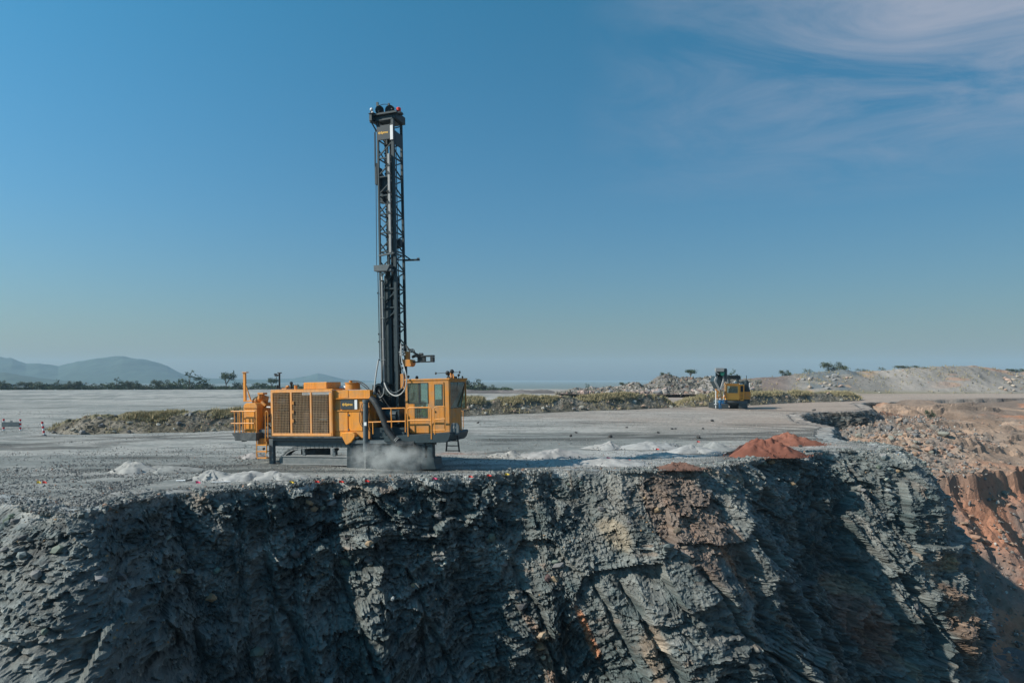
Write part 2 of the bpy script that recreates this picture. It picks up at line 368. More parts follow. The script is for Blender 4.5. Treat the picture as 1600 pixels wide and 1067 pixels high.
# colour: pale grey rock dust, browner towards the right-hand back, darker wheel bands
n1 = fbm(GX*.05, GY*.12, 4, 31); n2 = fbm(GX*.4, GY*.9, 3, 32); n3 = fbm(GX*.03+5, GY*.03, 3, 33)
T = np.arctan2(GX, GY)
gc = lerp3((.215, .23, .222), (.36, .36, .34), sstep(-.4, .4, n1*.7+n2*.6))
brown = sstep(-.12, .36, T+n3*.25)*sstep(50, 85, GY)*.85
gc = lerp3(gc, (.36, .285, .235), np.clip(brown, 0, 1)[...])
arc = lambda cx, cy, r0, w: np.exp(-((np.hypot((GX-cx)*.5, GY-cy)-r0)/w)**2)
tr = arc(-12, 60, 21, .5)+arc(-12, 60, 23, .5)+arc(30, 40, 34, .5)+arc(30, 40, 36, .5)+arc(-50, 64, 30, .5)+arc(-50, 64, 32, .5)+arc(-30, 90, 40, .9)+arc(-30, 90, 37.5, .6)+arc(14, 20, 38, .6)+arc(14, 20, 41, .5)+arc(20, 96, 34, .8)+arc(5, 130, 74, .7)
gc = gc*(1-.55*np.clip(tr, 0, 1)*sstep(-.3, .3, fbm(GX*.15, GY*.15, 2, 35)))[..., None]
ln = arc(6, 38, 33, .35)+arc(-6, 38, 26, .3)
gc = lerp3(gc, (.42, .41, .39), np.clip(ln, 0, 1)*.5*sstep(-.2, .4, fbm(GX*.1, GY*.3, 2, 36)))
stripes = sstep(.15, .5, fbm(GX*.02, GY*.10, 3, 38))*sstep(90, 140, GY); gc = gc*(1-.14*stripes)[..., None]
# dark ground patches, the first a painted shadow left of the drill
for (qx, qy, a_, b_, k_) in ((225, 715, 3.0, .9, .55), (60, 686, 4, 1.0, .25), (760, 672, 6, 1.2, .25), (700, 676, 4, 1.5, .18)):
    c0 = W2(qx, qy); q = np.exp(-(((GX-c0[0])/a_)**2+((GY-c0[1])/b_)**2)**2); gc = gc*(1-k_*q)[..., None]
for (qx, qy, a_, b_, k_) in ((800,722,3,1.2,.6), (870,724,3.5,1.3,.8), (960,723,4.5,1.3,.9), (1050,712,6,2.2,.8), (960,704,4,1.8,.6), (1120,705,4,2,.7), (1290,699,5,2.0,.6), (215,742,2.4,.6,.6), (330,750,1.8,.5,.6), (420,748,2.6,.5,.6), (600,742,4,.6,.5)):
    c0 = W2(qx, qy); q = np.exp(-(((GX-c0[0])/a_)**2+((GY-c0[1])/b_)**2))*sstep(-.5, .1, fbm(GX*.9, GY*.9, 3, 39)); gc = lerp3(gc, (.43, .435, .425), q*k_)
for (qx, qy, a_, b_) in ((1195,712,3.2,1.0), (1235,697,3.4,1.5), (1060,735,2.2,.6), (720,708,2.5,.8)):
    c0 = W2(qx, qy); q = np.exp(-(((GX-c0[0])/a_)**2+((GY-c0[1])/b_)**2))*sstep(-.4, .2, fbm(GX*.8, GY*.8, 3, 40)); gc = lerp3(gc, (.32, .17, .125), q*.7)
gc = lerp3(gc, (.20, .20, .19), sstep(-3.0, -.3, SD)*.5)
farc = sstep(320, 420, np.hypot(GX*.6, GY)); gc = lerp3(gc, (.15, .18, .17), farc)  # far plain painted lighter to look faded by haze
keep = (SD[:-1, :-1] < 1.0) | (SD[1:, 1:] < 1.0)
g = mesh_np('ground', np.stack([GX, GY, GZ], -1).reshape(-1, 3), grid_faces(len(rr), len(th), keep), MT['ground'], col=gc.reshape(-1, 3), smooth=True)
tag(g, kind='structure')

# ------------------------------------------------------------------ quarry face below the crest
S = {k: s_of_px(k) for k in (0, 100, 150, 190, 260, 300, 400, 520, 560, 640, 700, 720, 740, 790, 850, 900, 960, 1000, 1030, 1060, 1090, 1120, 1150, 1200, 1250, 1300, 1350, 1380)}
s_list = [s_of_px(-260)]
S_END = ss[np.argmin(np.hypot(CX_-86, CY_-150))]
def step_at(s):
    d = np.interp(s, ss, np.hypot(CX_, CY_)); return max(.048, d*.00146) if s < S_NOSE+8 else d*.0022
while s_list[-1] < S_END: s_list.append(s_list[-1]+step_at(s_list[-1]))
sv = np.array(s_list)
hv = np.concatenate([[-1.6, -1.2, -.9, -.65, -.45, -.3, -.18, -.09], np.arange(0, 2.0, .045), np.arange(2.0, 13, .06), np.arange(13, 18.5, .12)])
Sg, Hg = np.meshgrid(sv, hv)            # rows = depth down the face
H = np.maximum(Hg, 0); ins = np.minimum(Hg, 0)
g_ = lambda s0, w: np.exp(-((Sg-s0)/w)**2)
slope = .40 + .30*sstep(S[260], S[100], Sg) + .05*np.sin(Sg*.3)
rnd = .35 + .9*sstep(S[260], S[150], Sg) + 1.3*sstep(S[1250], S[1380], Sg)*sstep(S_NOSE+12, S_NOSE, Sg)
out = slope*H + rnd*(1-np.exp(-H/1.3)) + ins*1.0
nose = sstep(S[1300], S_NOSE-1, Sg)*sstep(S_NOSE+10, S_NOSE, Sg)
out -= nose*.22*np.maximum(H-3, 0)
dn = sstep(0, 9, H)
mac = 2.0*g_(S[1030], 3.8)*dn + .8*g_(S[1150]+.6, 1.7)*sstep(2.5, 9, H) - .7*g_(S[1090]+.3, 1.1)*sstep(3, 8, H) + 1.6*g_(S[150]-1, 4)*dn \
    + .9*g_(S[300]+.6, 1.1)*sstep(4, 9, H)*sstep(12, 9, H) - 1.0*g_(S[400], 2.5)*sstep(1, 5, H) + .7*g_(S[560], 1.2)*sstep(3, 7, H) - .8*g_(S[720], 2.2)*sstep(.5, 4, H) \
    - 1.3*g_(S[900], 2.2)*sstep(6.5, 9.5, H) + .9*g_(S[1300], 2.6)*sstep(4, 9, H) - .5*g_(S[1230 if 1230 in S else 1250], 1.6)*sstep(1, 6, H) + .5*g_(S[1120], 1.0)*sstep(.5, 3, H)
ridge = 1-np.abs(fbm((Sg+Hg*.38)*.42, Hg*.07, 3, 41)*2.2)
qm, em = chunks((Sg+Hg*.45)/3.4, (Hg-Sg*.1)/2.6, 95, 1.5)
lee = 1-.6*sstep(S[190], S[260], Sg)*sstep(S[740], S[700], Sg)
mac += (.18*fbm((Sg+Hg*.5)*.30, Hg*.17, 3, 42)*sstep(0, 2, H) + .50*qm*sstep(.3, 2.5, H) + .08*np.clip(ridge, -1, 1)*sstep(.2, 2, H))*lee
mac += .32*fbm((Sg-Hg*.3)*.45, Hg*.42, 3, 44)*sstep(0, 1.5, H)
mac += .16*fbm(Sg*.9, Hg*.7, 3, 43)*sstep(0, .6, H)
# bedding blocks: beds rise to the right, joints lean down to the right
wx = .30*fbm(Sg*.8, Hg*.8, 2, 51); wy = .22*fbm(Sg*.35, Hg*.5, 2, 52)
A = Sg-Hg*.42+wx; B = -Hg-Sg*(.24+.10*vnoise(Sg*.12, Hg*.12, seed=53))+wy*1.6
def blocks(A, B, la, lb, seed):
    b = B/lb + .25*vnoise(A/la*.7, B/lb*.9, seed=seed+9); row = np.floor(b); fb = b-row
    a = A/(la*(.55+.9*hash2(row, row*0, seed))) + 13*hash2(row, row*0+1, seed); c = np.floor(a); fa = a-c
    v = hash2(row, c, seed+2)
    crack = np.minimum(np.minimum(fb, 1-fb)*lb, np.minimum(fa, 1-fa)*la)
    tilt = (fa-.5)*(hash2(row, c, seed+3)-.5) + (fb-.5)*(hash2(row, c, seed+4)-.5)
    return v, crack, tilt
v1, c1, t1 = blocks(A, B, 2.6, .95, 60); v2, c2, t2 = blocks(A, B, .85, .24, 70); v3, c3, t3 = blocks(A, B, .34, .085, 80)
rockm = sstep(-.18, .22, fbm(Sg*.16, Hg*.20, 3, 90)+.04+.32*sstep(5, 10, H)+.5*g_(S[1150]+1.5, 2.2)*sstep(3, 6, H)+.35*g_(S[960], 2.5)*sstep(7, 9, H)-.9*sstep(2.0, .2, H))
# slopes of loose scree
for (s0, w, h0, h1) in ((S[100]-3, 4.5, 0, 7), (S[790], 2.5, 0, 4.5), (S[1060], 2.0, 0, 3.4), (S[1200], 1.7, .5, 6), (S[640]+.8, 1.3, 3.5, 6.5), (S[960], 1.6, 4.3, 6.2)):
    rockm *= 1-.9*g_(s0, w)*sstep(h1+1, h1-1, H)*sstep(h0-1, h0+.5, H+.01)
q1, e1 = chunks((Sg+wx)/.95, (Hg+wy-Sg*.2)/.7, 100, 1.3); q2, e2 = chunks((Sg+wx*.5)/.42, (Hg-Sg*.15)/.33, 110, 1.2); q3, e3 = chunks(Sg/.17, Hg/.13, 115, 1.4); q0, e0 = chunks((A+.4*wx)/2.1, (B+.4*wy)/1.3, 105, 1.5)
chute = sstep(.02, .30, fbm(Sg*.22+4, Hg*.09+Sg*.03, 3, 119))*sstep(9.5, 6, H); chute = np.maximum(chute, .85*g_(S[100]-2.5, 5)); amp = 1-.5*chute; big = sstep(-.1, .25, fbm(Sg*.2+9, Hg*.2, 2, 121))
rub = .55*q0*big*amp + .30*amp*q1*sstep(-.5, .3, fbm(Sg*.4, Hg*.4, 2, 118)) + .22*q2*amp + .13*q3*(.6+.4*amp) + .05*fbm(Sg*2.2, Hg*2.0, 3, 120)
blk = .40*(v1-.5)+.27*(v2-.5)+.34*t2+.30*t1+.10*(v3-.5)+.06*t3 - .18*(c1 < .05) - .08*(c2 < .028) + .16*q1 + .07*q2 + .03*q3
face_top = sstep(-.2, .5, Hg)
rockm = rockm*(1-.8*chute)*(1-.45*sstep(S[1200], S[1300], Sg)); blk = blk+.5*q0*big
for s0, h0, h1, dp, w in ((S[1120], 3.2, 13, .9, .22), (S[1150]+1.5, 5.5, 16, .7, .16), (S[1060]-.8, 4.5, 12, .6, .14), (S[960]-.6, 5.2, 12, .7, .16), (S[900], 5, 11, .5, .13), (S[790], 4.5, 12, .5, .14), (S[1300], 5, 15, .7, .2), (S[520], 4, 11, .4, .14), (S[400], 3, 10, .4, .12), (S[1250], 3, 14, .5, .15), (S[640], 5, 12, .4, .12)):
    aa = Sg-s0-(Hg-h0)*.42+.35*wx+.12*fbm(Hg*1.1, Sg*0+s0, 2, 171); kk = sstep(h0-.6, h0+.6, Hg)*sstep(h1, h1-1.5, Hg)
    mac -= dp*np.exp(-(aa/w)**2)*kk; mac += .45*dp*sstep(-.1, .15, aa)*sstep(1.8, .4, aa)*kk
disp = mac + (rockm*blk+(1-rockm)*rub)*sstep(-.3, .9, Hg)
farq = sstep(S_NOSE+8, S_NOSE+25, Sg)
disp = disp*(1-.2*farq)
out = out+disp
rise = .025*sstep(-1.6, -.3, Hg)*sstep(.3, -.3, Hg) + .05*vnoise(Sg*1.8, Hg*2, seed=130)*sstep(-1.5, -.5, Hg)
bx = np.interp(Sg, ss, CX_); by = np.interp(Sg, ss, CY_); nx = np.interp(Sg, ss, NX_); ny = np.interp(Sg, ss, NY_)
hmax = np.interp(Sg, [0, S_NOSE+6, S_NOSE+30, S_NOSE+70, S_END-8, S_END], [1, 1, .45, .33, .22, .05])
FX = bx+nx*out*np.where(Hg > 0, np.sqrt(hmax), 1); FY = by+ny*out*np.where(Hg > 0, np.sqrt(hmax), 1)
FZ = ground_z(bx, by)-H*hmax+rise + .05*(rockm*(v2-.5))*sstep(.2, 1, H)
FZ = np.where(Hg < -.5, FZ-.06*sstep(-.5, -1.6, Hg), FZ)
# stone colour, some of it standing in for sun and small shadows
cn = fbm(Sg*.5, Hg*.8, 4, 140)
fc = lerp3((.052, .074, .075), (.118, .135, .130), sstep(-.5, .5, cn+.5*(v1-.5)+.4*(v2-.5)))
fc = lerp3(fc, (.165, .172, .160), np.clip((1-rockm)*.45+.4*chute, 0, 1)*sstep(-.4, .4, fbm(Sg*1.1, Hg*1.1, 3, 142)))
warm = sstep(-.25, .35, fbm(Sg*.12+2, Hg*.15, 3, 144))*sstep(S[700], S[790], Sg)*sstep(S[1250], S[1120], Sg); fc = lerp3(fc, (.185, .165, .140), warm*.6)  # warm grey-brown rock, painted paler along the sunlit stretch of the face
pale = sstep(.80, .92, v2)*rockm*sstep(-.1, .3, fbm(Sg*.25, Hg*.3, 2, 143)); fc = lerp3(fc, (.26, .245, .22), pale*.8)
rimc = lerp3((.285, .29, .275), (.36, .30, .25), np.clip(sstep(-.12, .36, np.arctan2(bx, by)+fbm(bx*.03+5, by*.03, 3, 33)*.25)*sstep(50, 85, by)*.9+.0*Sg, 0, 1))
rimc = rimc*(1+.2*fbm(Sg*1.5, Hg*1.5, 3, 169))[..., None]
rimk = sstep(.45, -.1, Hg+.3*cn); fc = fc*(1-rimk[..., None])+rimc*rimk[..., None]
def patch(s0, h0, ws_, wh_, col, k, lean=.42, seed=150):
    global fc
    ds = (Sg-s0-(Hg-h0)*lean)/ws_; dh = (Hg-h0)/wh_
    m = sstep(1.15, .75, np.sqrt(ds*ds+dh*dh)+.35*fbm(Sg*1.3, Hg*1.3, 3, seed))
    fc = lerp3(fc, col, m*k)
patch(S[1060], 1.6, 1.5, 3.4, (.17, .115, .085), .75)
patch(S[1030]-.3, 2.6, .9, 2.2, (.19, .12, .085), .6, seed=151)
patch(S[1090]-.2, 5.0, .30, 1.4, (.33, .15, .07), .6, seed=152)
patch(S[960]-2.3, 7.6, .22, 1.4, (.36, .15, .07), .9, seed=153)
patch(S[850]-1.2, 8.6, .35, 2.6, (.30, .17, .10), .6, seed=154)
patch(S[960]-.6, 3.0, .75, .8, (.33, .26, .17), .55, seed=155)
patch(S[1250]+.5, 10.0, 1.4, 2.6, (.20, .105, .075), .8, .25, seed=156)
patch(S[1250]+.5, 7.9, 1.5, .6, (.24, .19, .13), .6, .2, seed=157)
patch(S[1350]+.6, 10.2, .8, 2.3, (.20, .12, .075), .7, .1, seed=158)
patch(S[1350]+1.2, 7.0, .7, .5, (.26, .18, .09), .7, .1, seed=159)
patch(S[1150], 12.3, 1.3, 2.5, (.21, .17, .14), .6, -.3, seed=160)
patch(S[100]-.9, 4.6, .7, 1.4, (.26, .20, .14), .5, seed=161)
seam = np.abs(vnoise(A*.55, B*.10, seed=165)); sm = sstep(.07, .02, seam)*sstep(.05, .35, fbm(Sg*.18, Hg*.22, 2, 166)); fc = lerp3(fc, (.27, .19, .125), sm*.55)
sp = sstep(.90, .96, hash2(np.floor(A/.5).astype(int), np.floor(B/.3).astype(int), 167))*sstep(0, .3, fbm(Sg*.3, Hg*.3, 2, 168)); fc = lerp3(fc, (.24, .16, .11), sp*.5)
tanm = farq*sstep(-.4, .3, fbm(Sg*.3, Hg*.4, 3, 162)); fc = lerp3(fc, (.17, .13, .10), tanm*.6)
fc = fc*np.clip(1+.5*q3*(1-.5*chute)+.35*q2+.25*q0+.5*rockm*(v3-.5), .35, 2.0)[..., None]  # chunk tones painted in for small shadows and lit specks
fc = fc*(1-.35*rockm*((c2 < .03)|(c1 < .05)))[..., None]
F4 = grid_faces(len(hv), len(sv))[:, ::-1]
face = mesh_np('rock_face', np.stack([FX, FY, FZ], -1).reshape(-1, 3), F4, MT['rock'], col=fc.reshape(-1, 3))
tag(face, kind='structure')
# face normals for seeding stones
def face_point(s, h):
    i = int(np.clip(np.searchsorted(hv, h), 1, len(hv)-2)); j = int(np.clip(np.searchsorted(sv, s), 1, len(sv)-2))
    return np.array([FX[i, j], FY[i, j], FZ[i, j]]), fc[i, j]

# ------------------------------------------------------------------ stones
ICO = []
phi = (1+5**.5)/2
for a_, b_ in ((1, phi), (-1, phi), (1, -phi), (-1, -phi)): ICO += [(0, a_, b_), (a_, b_, 0), (b_, 0, a_)]
ICO = np.array(ICO)/np.linalg.norm(ICO[0])
import bmesh
bm_ = bmesh.new(); [bm_.verts.new(v) for v in ICO]; bmesh.ops.convex_hull(bm_, input=bm_.verts); bm_.verts.index_update(); ICOF = np.array([[v.index for v in f.verts] for f in bm_.faces]); ICO = np.array([v.co[:] for v in bm_.verts]); bm_.free()
OCT = np.array([(1,0,0),(-1,0,0),(0,1,0),(0,-1,0),(0,0,1),(0,0,-1)], float); OCTF = np.array([(0,2,4),(2,1,4),(1,3,4),(3,0,4),(2,0,5),(1,2,5),(3,1,5),(0,3,5)])
def rand_rot(n):
    q = rng.normal(size=(n, 4)); q /= np.linalg.norm(q, axis=1)[:, None]; w, x, y, z = q.T
    return np.stack([1-2*(y*y+z*z), 2*(x*y-z*w), 2*(x*z+y*w), 2*(x*y+z*w), 1-2*(x*x+z*z), 2*(y*z-x*w), 2*(x*z-y*w), 2*(y*z+x*w), 1-2*(x*x+y*y)], -1).reshape(n, 3, 3)
def stones(name, P, size, cols, parent=None, base='ico', kind='stuff', flat=.65):
    n = len(P); BV, BF = (ICO, ICOF) if base == 'ico' else (OCT, OCTF)
    k = len(BV); V = BV[None]*(.62+.6*rng.random((n, k, 1)))
    V = np.clip(V, -.72, .72)*1.25
    V = V*np.stack([.8+.6*rng.random(n), .6+.4*rng.random(n), flat*(.5+.6*rng.random(n))], -1)[:, None]
    V = np.einsum('nij,nkj->nki', rand_rot(n), V)*np.asarray(size)[:, None, None]*.5 + P[:, None]
    F = (BF[None]+(np.arange(n)*k)[:, None, None]).reshape(-1, 3)
    c = np.repeat(cols, k, 0)
    o = mesh_np(name, V.reshape(-1, 3), F, MT['rubble'], parent, c)
    if kind: o['kind'] = kind
    return o
PROTO = []
for i in range(10):
    V = ICO*(.62+.6*rng.random((len(ICO), 1))); V = np.clip(V, -.75, .75)*1.25*np.array([1.1, .8, .6+.3*rng.random()])*.5
    o = mesh_np('stone', V, ICOF, MT['rubble'], col=np.ones((len(ICO), 3))*.2); PROTO.append(o.data); bpy.data.objects.remove(o)
def stone_obj(p, size, col, parent, name='stone'):
    key = (random.randrange(10), tuple(np.round(np.array(col)/.03).astype(int)))
    if key not in KIDS:
        me = PROTO[key[0]].copy(); c = np.ones((len(me.vertices), 4), np.float32); c[:, :3] = np.array(key[1])*.03; me.color_attributes['Col'].data.foreach_set('color', c.ravel()); KIDS[key] = me
    o = bpy.data.objects.new(name, KIDS[key]); COL.objects.link(o); o.location = p; o.scale = (size*random.uniform(.85, 1.2),)*2+(size*random.uniform(.7, 1),)
    o.rotation_euler = (random.uniform(-.5, .5), random.uniform(-.5, .5), random.uniform(0, 6.3)); o.parent = parent; return o
def stone_cols(n, base=(.16, .165, .16), var=.35, pink=.12, pale=.1):
    c = np.array(base)[None]*(1+var*rng.normal(size=(n, 1))*.7); u = rng.random(n)
    c[u < pink] = np.array((.30, .19, .14))*(.7+.6*rng.random((int((u < pink).sum()), 1)))
    m = u > 1-pale; c[m] = np.array((.36, .35, .32))*(.8+.4*rng.random((int(m.sum()), 1)))
    return np.clip(c, .03, .5)
# on the face
nS = 84000
js = rng.random(nS); s_r = sv[0]+(S_NOSE+6-sv[0])*js
h_r = np.abs(rng.normal(size=nS))**1.3*3.4
cl = fbm(s_r*.7, h_r*.7, 3, 171); keepm = (cl > -.12+.35*rng.random(nS)) & (h_r < 14); s_r, h_r = s_r[keepm], h_r[keepm]
ii = np.clip(np.searchsorted(hv, h_r), 1, len(hv)-2); jj = np.clip(np.searchsorted(sv, s_r), 1, len(sv)-2)
P = np.stack([FX[ii, jj], FY[ii, jj], FZ[ii, jj]], -1); sz = .045+.15*rng.random(len(P))**3.5
cc = fc[ii, jj]*(1.0+.5*rng.random((len(P), 1)))+.015; u = rng.random(len(P)); cc[u > .95] = (.30, .28, .24); cc[u < .03] = (.30, .19, .10)
stones('face_rubble', P, sz, cc, face, base='oct')
k = 0
for q in range(3000):
    s0 = random.uniform(sv[0]+2, S_NOSE+4); h0 = abs(random.gauss(0, 1))**1.2*3.6
    if h0 > 12 or h0 < .15: continue
    if fbm(np.array([s0*.35]), np.array([h0*.35]), 2, 175)[0] < .02: continue
    p, c = face_point(s0, h0); c = np.clip(c*random.uniform(.9, 1.5), .05, .4)
    if random.random() < .05: c = np.array((.32, .24, .15))
    stone_obj(p, random.uniform(.28, .62)*(1.3 if random.random() < .1 else .85), c, face); k += 1
    if k >= 280: break

# gravel lying on the bench near the crest (dense) and thinning inwards
nG = 48000
s_r = sv[0]+(S_NOSE+4-sv[0])*rng.random(nG); lf = sstep(S[400], S[190], s_r); d_r = rng.random(nG)**1.6*(6.5+12*lf)-.35
bx1 = np.interp(s_r, ss, CX_)-np.interp(s_r, ss, NX_)*d_r; by1 = np.interp(s_r, ss, CY_)-np.interp(s_r, ss, NY_)*d_r
kp = (rng.random(nG) < .30+.7*lf*sstep(18, 2, d_r)+.3*sstep(1.0, 0, d_r)) & (fbm(bx1*.5, by1*.5, 2, 178) > -.35) ; bx1, by1, d_r, lf = bx1[kp], by1[kp], d_r[kp], lf[kp]
P = np.stack([bx1, by1, ground_z(bx1, by1)+.015+.04*sstep(1.2, .3, d_r)], -1)
sz = (.035+.085*rng.random(len(P))**3)*(1+.45*lf)
stones('crest_gravel', P, sz, stone_cols(len(P), (.19, .195, .19), pink=.02, pale=.08), g, base='oct')
nE = 7000; s_r = sv[0]+(S_NOSE+5-sv[0])*rng.random(nE); d_r = -.3+.9*rng.random(nE)
bx1 = np.interp(s_r, ss, CX_)-np.interp(s_r, ss, NX_)*d_r; by1 = np.interp(s_r, ss, CY_)-np.interp(s_r, ss, NY_)*d_r; kp = fbm(s_r*.8, s_r*0, 3, 179) > -.1
P = np.stack([bx1, by1, ground_z(bx1, by1)+.01+.05*rng.random(nE)-.25*np.maximum(-d_r, 0)], -1)[kp]
stones('crest_stones', P, .07+.26*rng.random(len(P))**3, stone_cols(len(P), (.15, .165, .16), pink=.03, pale=.06), g)
# loose gravel across the whole bench
nG = 38000
D_ = 36*np.exp(rng.random(nG)*math.log(110/36)); t_ = rng.uniform(-.85, .75, nG); gx = t_*D_; gy = D_
sdv = crest_sd(gx, gy); cl = fbm(gx*.2, gy*.2, 3, 181); kp = (sdv < -.4) & (cl > -.15); gx, gy = gx[kp], gy[kp]
stones('bench_gravel', np.stack([gx, gy, ground_z(gx, gy)+.01], -1), (.03+.10*rng.random(len(gx))**4+gy*.0005), stone_cols(len(gx), (.20, .20, .19), pink=.05, pale=.12), g, base='oct')

# ------------------------------------------------------------------ lower bench and slopes right of the plateau
xs = np.linspace(14, 330, 560)**1.0; xs = 14+(330-14)*(np.linspace(0, 1, 520)**1.7); ys = 38+(196-38)*(np.linspace(0, 1, 460)**1.35)
BX, BY = np.meshgrid(xs, ys)
def pit_z(X, Y):
    edge = 69+(X-42)*.55+2.2*fbm(X*.12, X*0, 3, 201)+.8*fbm(X*.6, Y*.3, 2, 202)
    d = Y-edge
    t = np.clip((Y-70)/(172-70), 0, 1)
    bench = -6.2+5.9*t**1.05
    bench = bench + 1.9*fbm(X*.05, Y*.07, 3, 203)*sstep(0, 15, d)*sstep(178, 140, Y)+.8*fbm(X*.17, Y*.17, 3, 204)*sstep(178, 150, Y)
    # brown ridge of tipped spoil and a scooped shelf behind it
    bench += 1.6*np.exp(-((X-62-(Y-100)*.35)/9)**2-((Y-104)/9)**2) + 1.0*np.exp(-((X-49)/6)**2-((Y-86)/5)**2) - 1.2*np.exp(-((X-80)/14)**2-((Y-92)/9)**2)
    c1_ = fbm(X*.06+2, Y*.09, 4, 208); bench += (.8*sstep(-.03, .03, c1_)+.7*sstep(.13, .19, c1_)-.6)*sstep(165, 140, Y)
    face = bench+np.where(d < 0, .95*np.maximum(d, -7)+.6*np.minimum(d+7, 0)-1.5*sstep(0, -.7, d), 0)
    face = face + sstep(0, -2, d)*(1.5*fbm(X*.16, Y*.10, 3, 205) + .6*np.abs(fbm(X*.4, Y*.25, 3, 206)))
    return np.maximum(face, -17.5+.6*fbm(X*.2, Y*.2, 3, 207)), d
BZ, Bd = pit_z(BX, BY)
wd, wv, _ = worley(BX/1.1, BY/1.1, 210); wd2, wv2_, _ = worley(BX/.5, BY/.5, 212)
rubm = sstep(-.05, .3, fbm(BX*.05+3, BY*.05, 3, 211)+.45*np.exp(-((BX-42)/16)**2-((BY-88)/22)**2))
BZ = BZ+rubm*sstep(170, 150, BY)*((.6*np.clip(.75-wd, 0, 1)*(.2+wv)+.35*np.clip(.75-wd2, 0, 1)*wv2_))*(.55+.45*sstep(-2.5, .5, Bd))+.22*np.abs(fbm(BX*1.6, BY*1.6, 2, 214))*sstep(1, -2, Bd)+.12*fbm(BX*.9, BY*.9, 3, 213)*sstep(170, 140, BY)
BZ = np.where(BY > 172, np.minimum(BZ, .02), BZ)
sdb = crest_sd(BX, BY); 
BZ = np.where(sdb < -1.0, BZ-1.0*(-sdb-1.0), BZ)
bc = lerp3((.20, .155, .125), (.37, .26, .19), sstep(-.4, .5, fbm(BX*.06, BY*.06, 4, 220)))
bc = lerp3(bc, (.17, .175, .17), rubm*.65*sstep(-.3, .3, fbm(BX*.2, BY*.2, 3, 221)))
bc = lerp3(bc, (.45, .20, .11), sstep(.18, .45, fbm(BX*.13, BY*.13, 3, 222))*.6)
fm = sstep(1, -1.5, Bd); bc = lerp3(bc, lerp3((.36, .18, .115), (.19, .15, .13), sstep(-.3, .3, fbm(BX*.2, BY*.2, 4, 223))), fm)
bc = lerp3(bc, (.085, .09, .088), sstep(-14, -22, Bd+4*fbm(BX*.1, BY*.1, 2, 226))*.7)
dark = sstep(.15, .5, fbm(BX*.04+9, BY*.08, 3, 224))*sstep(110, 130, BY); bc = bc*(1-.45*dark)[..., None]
kb = (sdb[:-1, :-1] > -3)
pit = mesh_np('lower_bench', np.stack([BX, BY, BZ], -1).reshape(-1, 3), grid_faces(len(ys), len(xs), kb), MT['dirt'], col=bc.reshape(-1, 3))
tag(pit, kind='structure')
def pit_at(x, y):
    j = np.clip(np.searchsorted(xs, x), 1, len(xs)-2); i = np.clip(np.searchsorted(ys, y), 1, len(ys)-2); return BZ[i, j]
nP = 52000
px_ = 27+90*rng.random(nP)**1.3; py_ = 50+85*rng.random(nP); sdp = crest_sd(px_, py_); _, dd = pit_z(px_, py_)
w = fbm(px_*.05+3, py_*.05, 3, 211)+.45*np.exp(-((px_-42)/16)**2-((py_-88)/22)**2)
kp = (sdp > 1.0) & ((w > .08+.25*rng.random(nP)) | (rng.random(nP) < .10)) & ((dd > -1) | (rng.random(nP) < .6)); px_, py_ = px_[kp], py_[kp]
stones('bench_rubble', np.stack([px_, py_, pit_at(px_, py_)+.03], -1), .10+.38*rng.random(len(px_))**2.6, stone_cols(len(px_), (.18, .17, .16), pink=.34, pale=.06), pit)
k = 0
while k < 230:
    x = random.uniform(30, 70); y = random.uniform(66, 112)
    if crest_sd(np.array([x]), np.array([y]))[0] < 1.5 or abs(x-42-(y-88)*.4) > 16*random.random()+4: continue
    c = random.choice([(.15, .155, .155), (.20, .20, .19), (.30, .20, .15), (.34, .21, .14), (.20, .17, .15)])
    stone_obj((x, y, pit_at(x, y)+.12), random.uniform(.45, .95)*(1.5 if random.random() < .08 else 1), c, pit); k += 1

# pit floor far below
fx = np.linspace(-150, 330, 90); fy = np.linspace(-60, 70, 40); QX, QY = np.meshgrid(fx, fy); QZ = -17.6+.5*fbm(QX*.1, QY*.1, 3, 230)
o = mesh_np('pit_floor', np.stack([QX, QY, QZ], -1).reshape(-1, 3), grid_faces(40, 90), MT['dirt'], col=np.full((QX.size, 3), .12), smooth=True); tag(o, kind='structure')

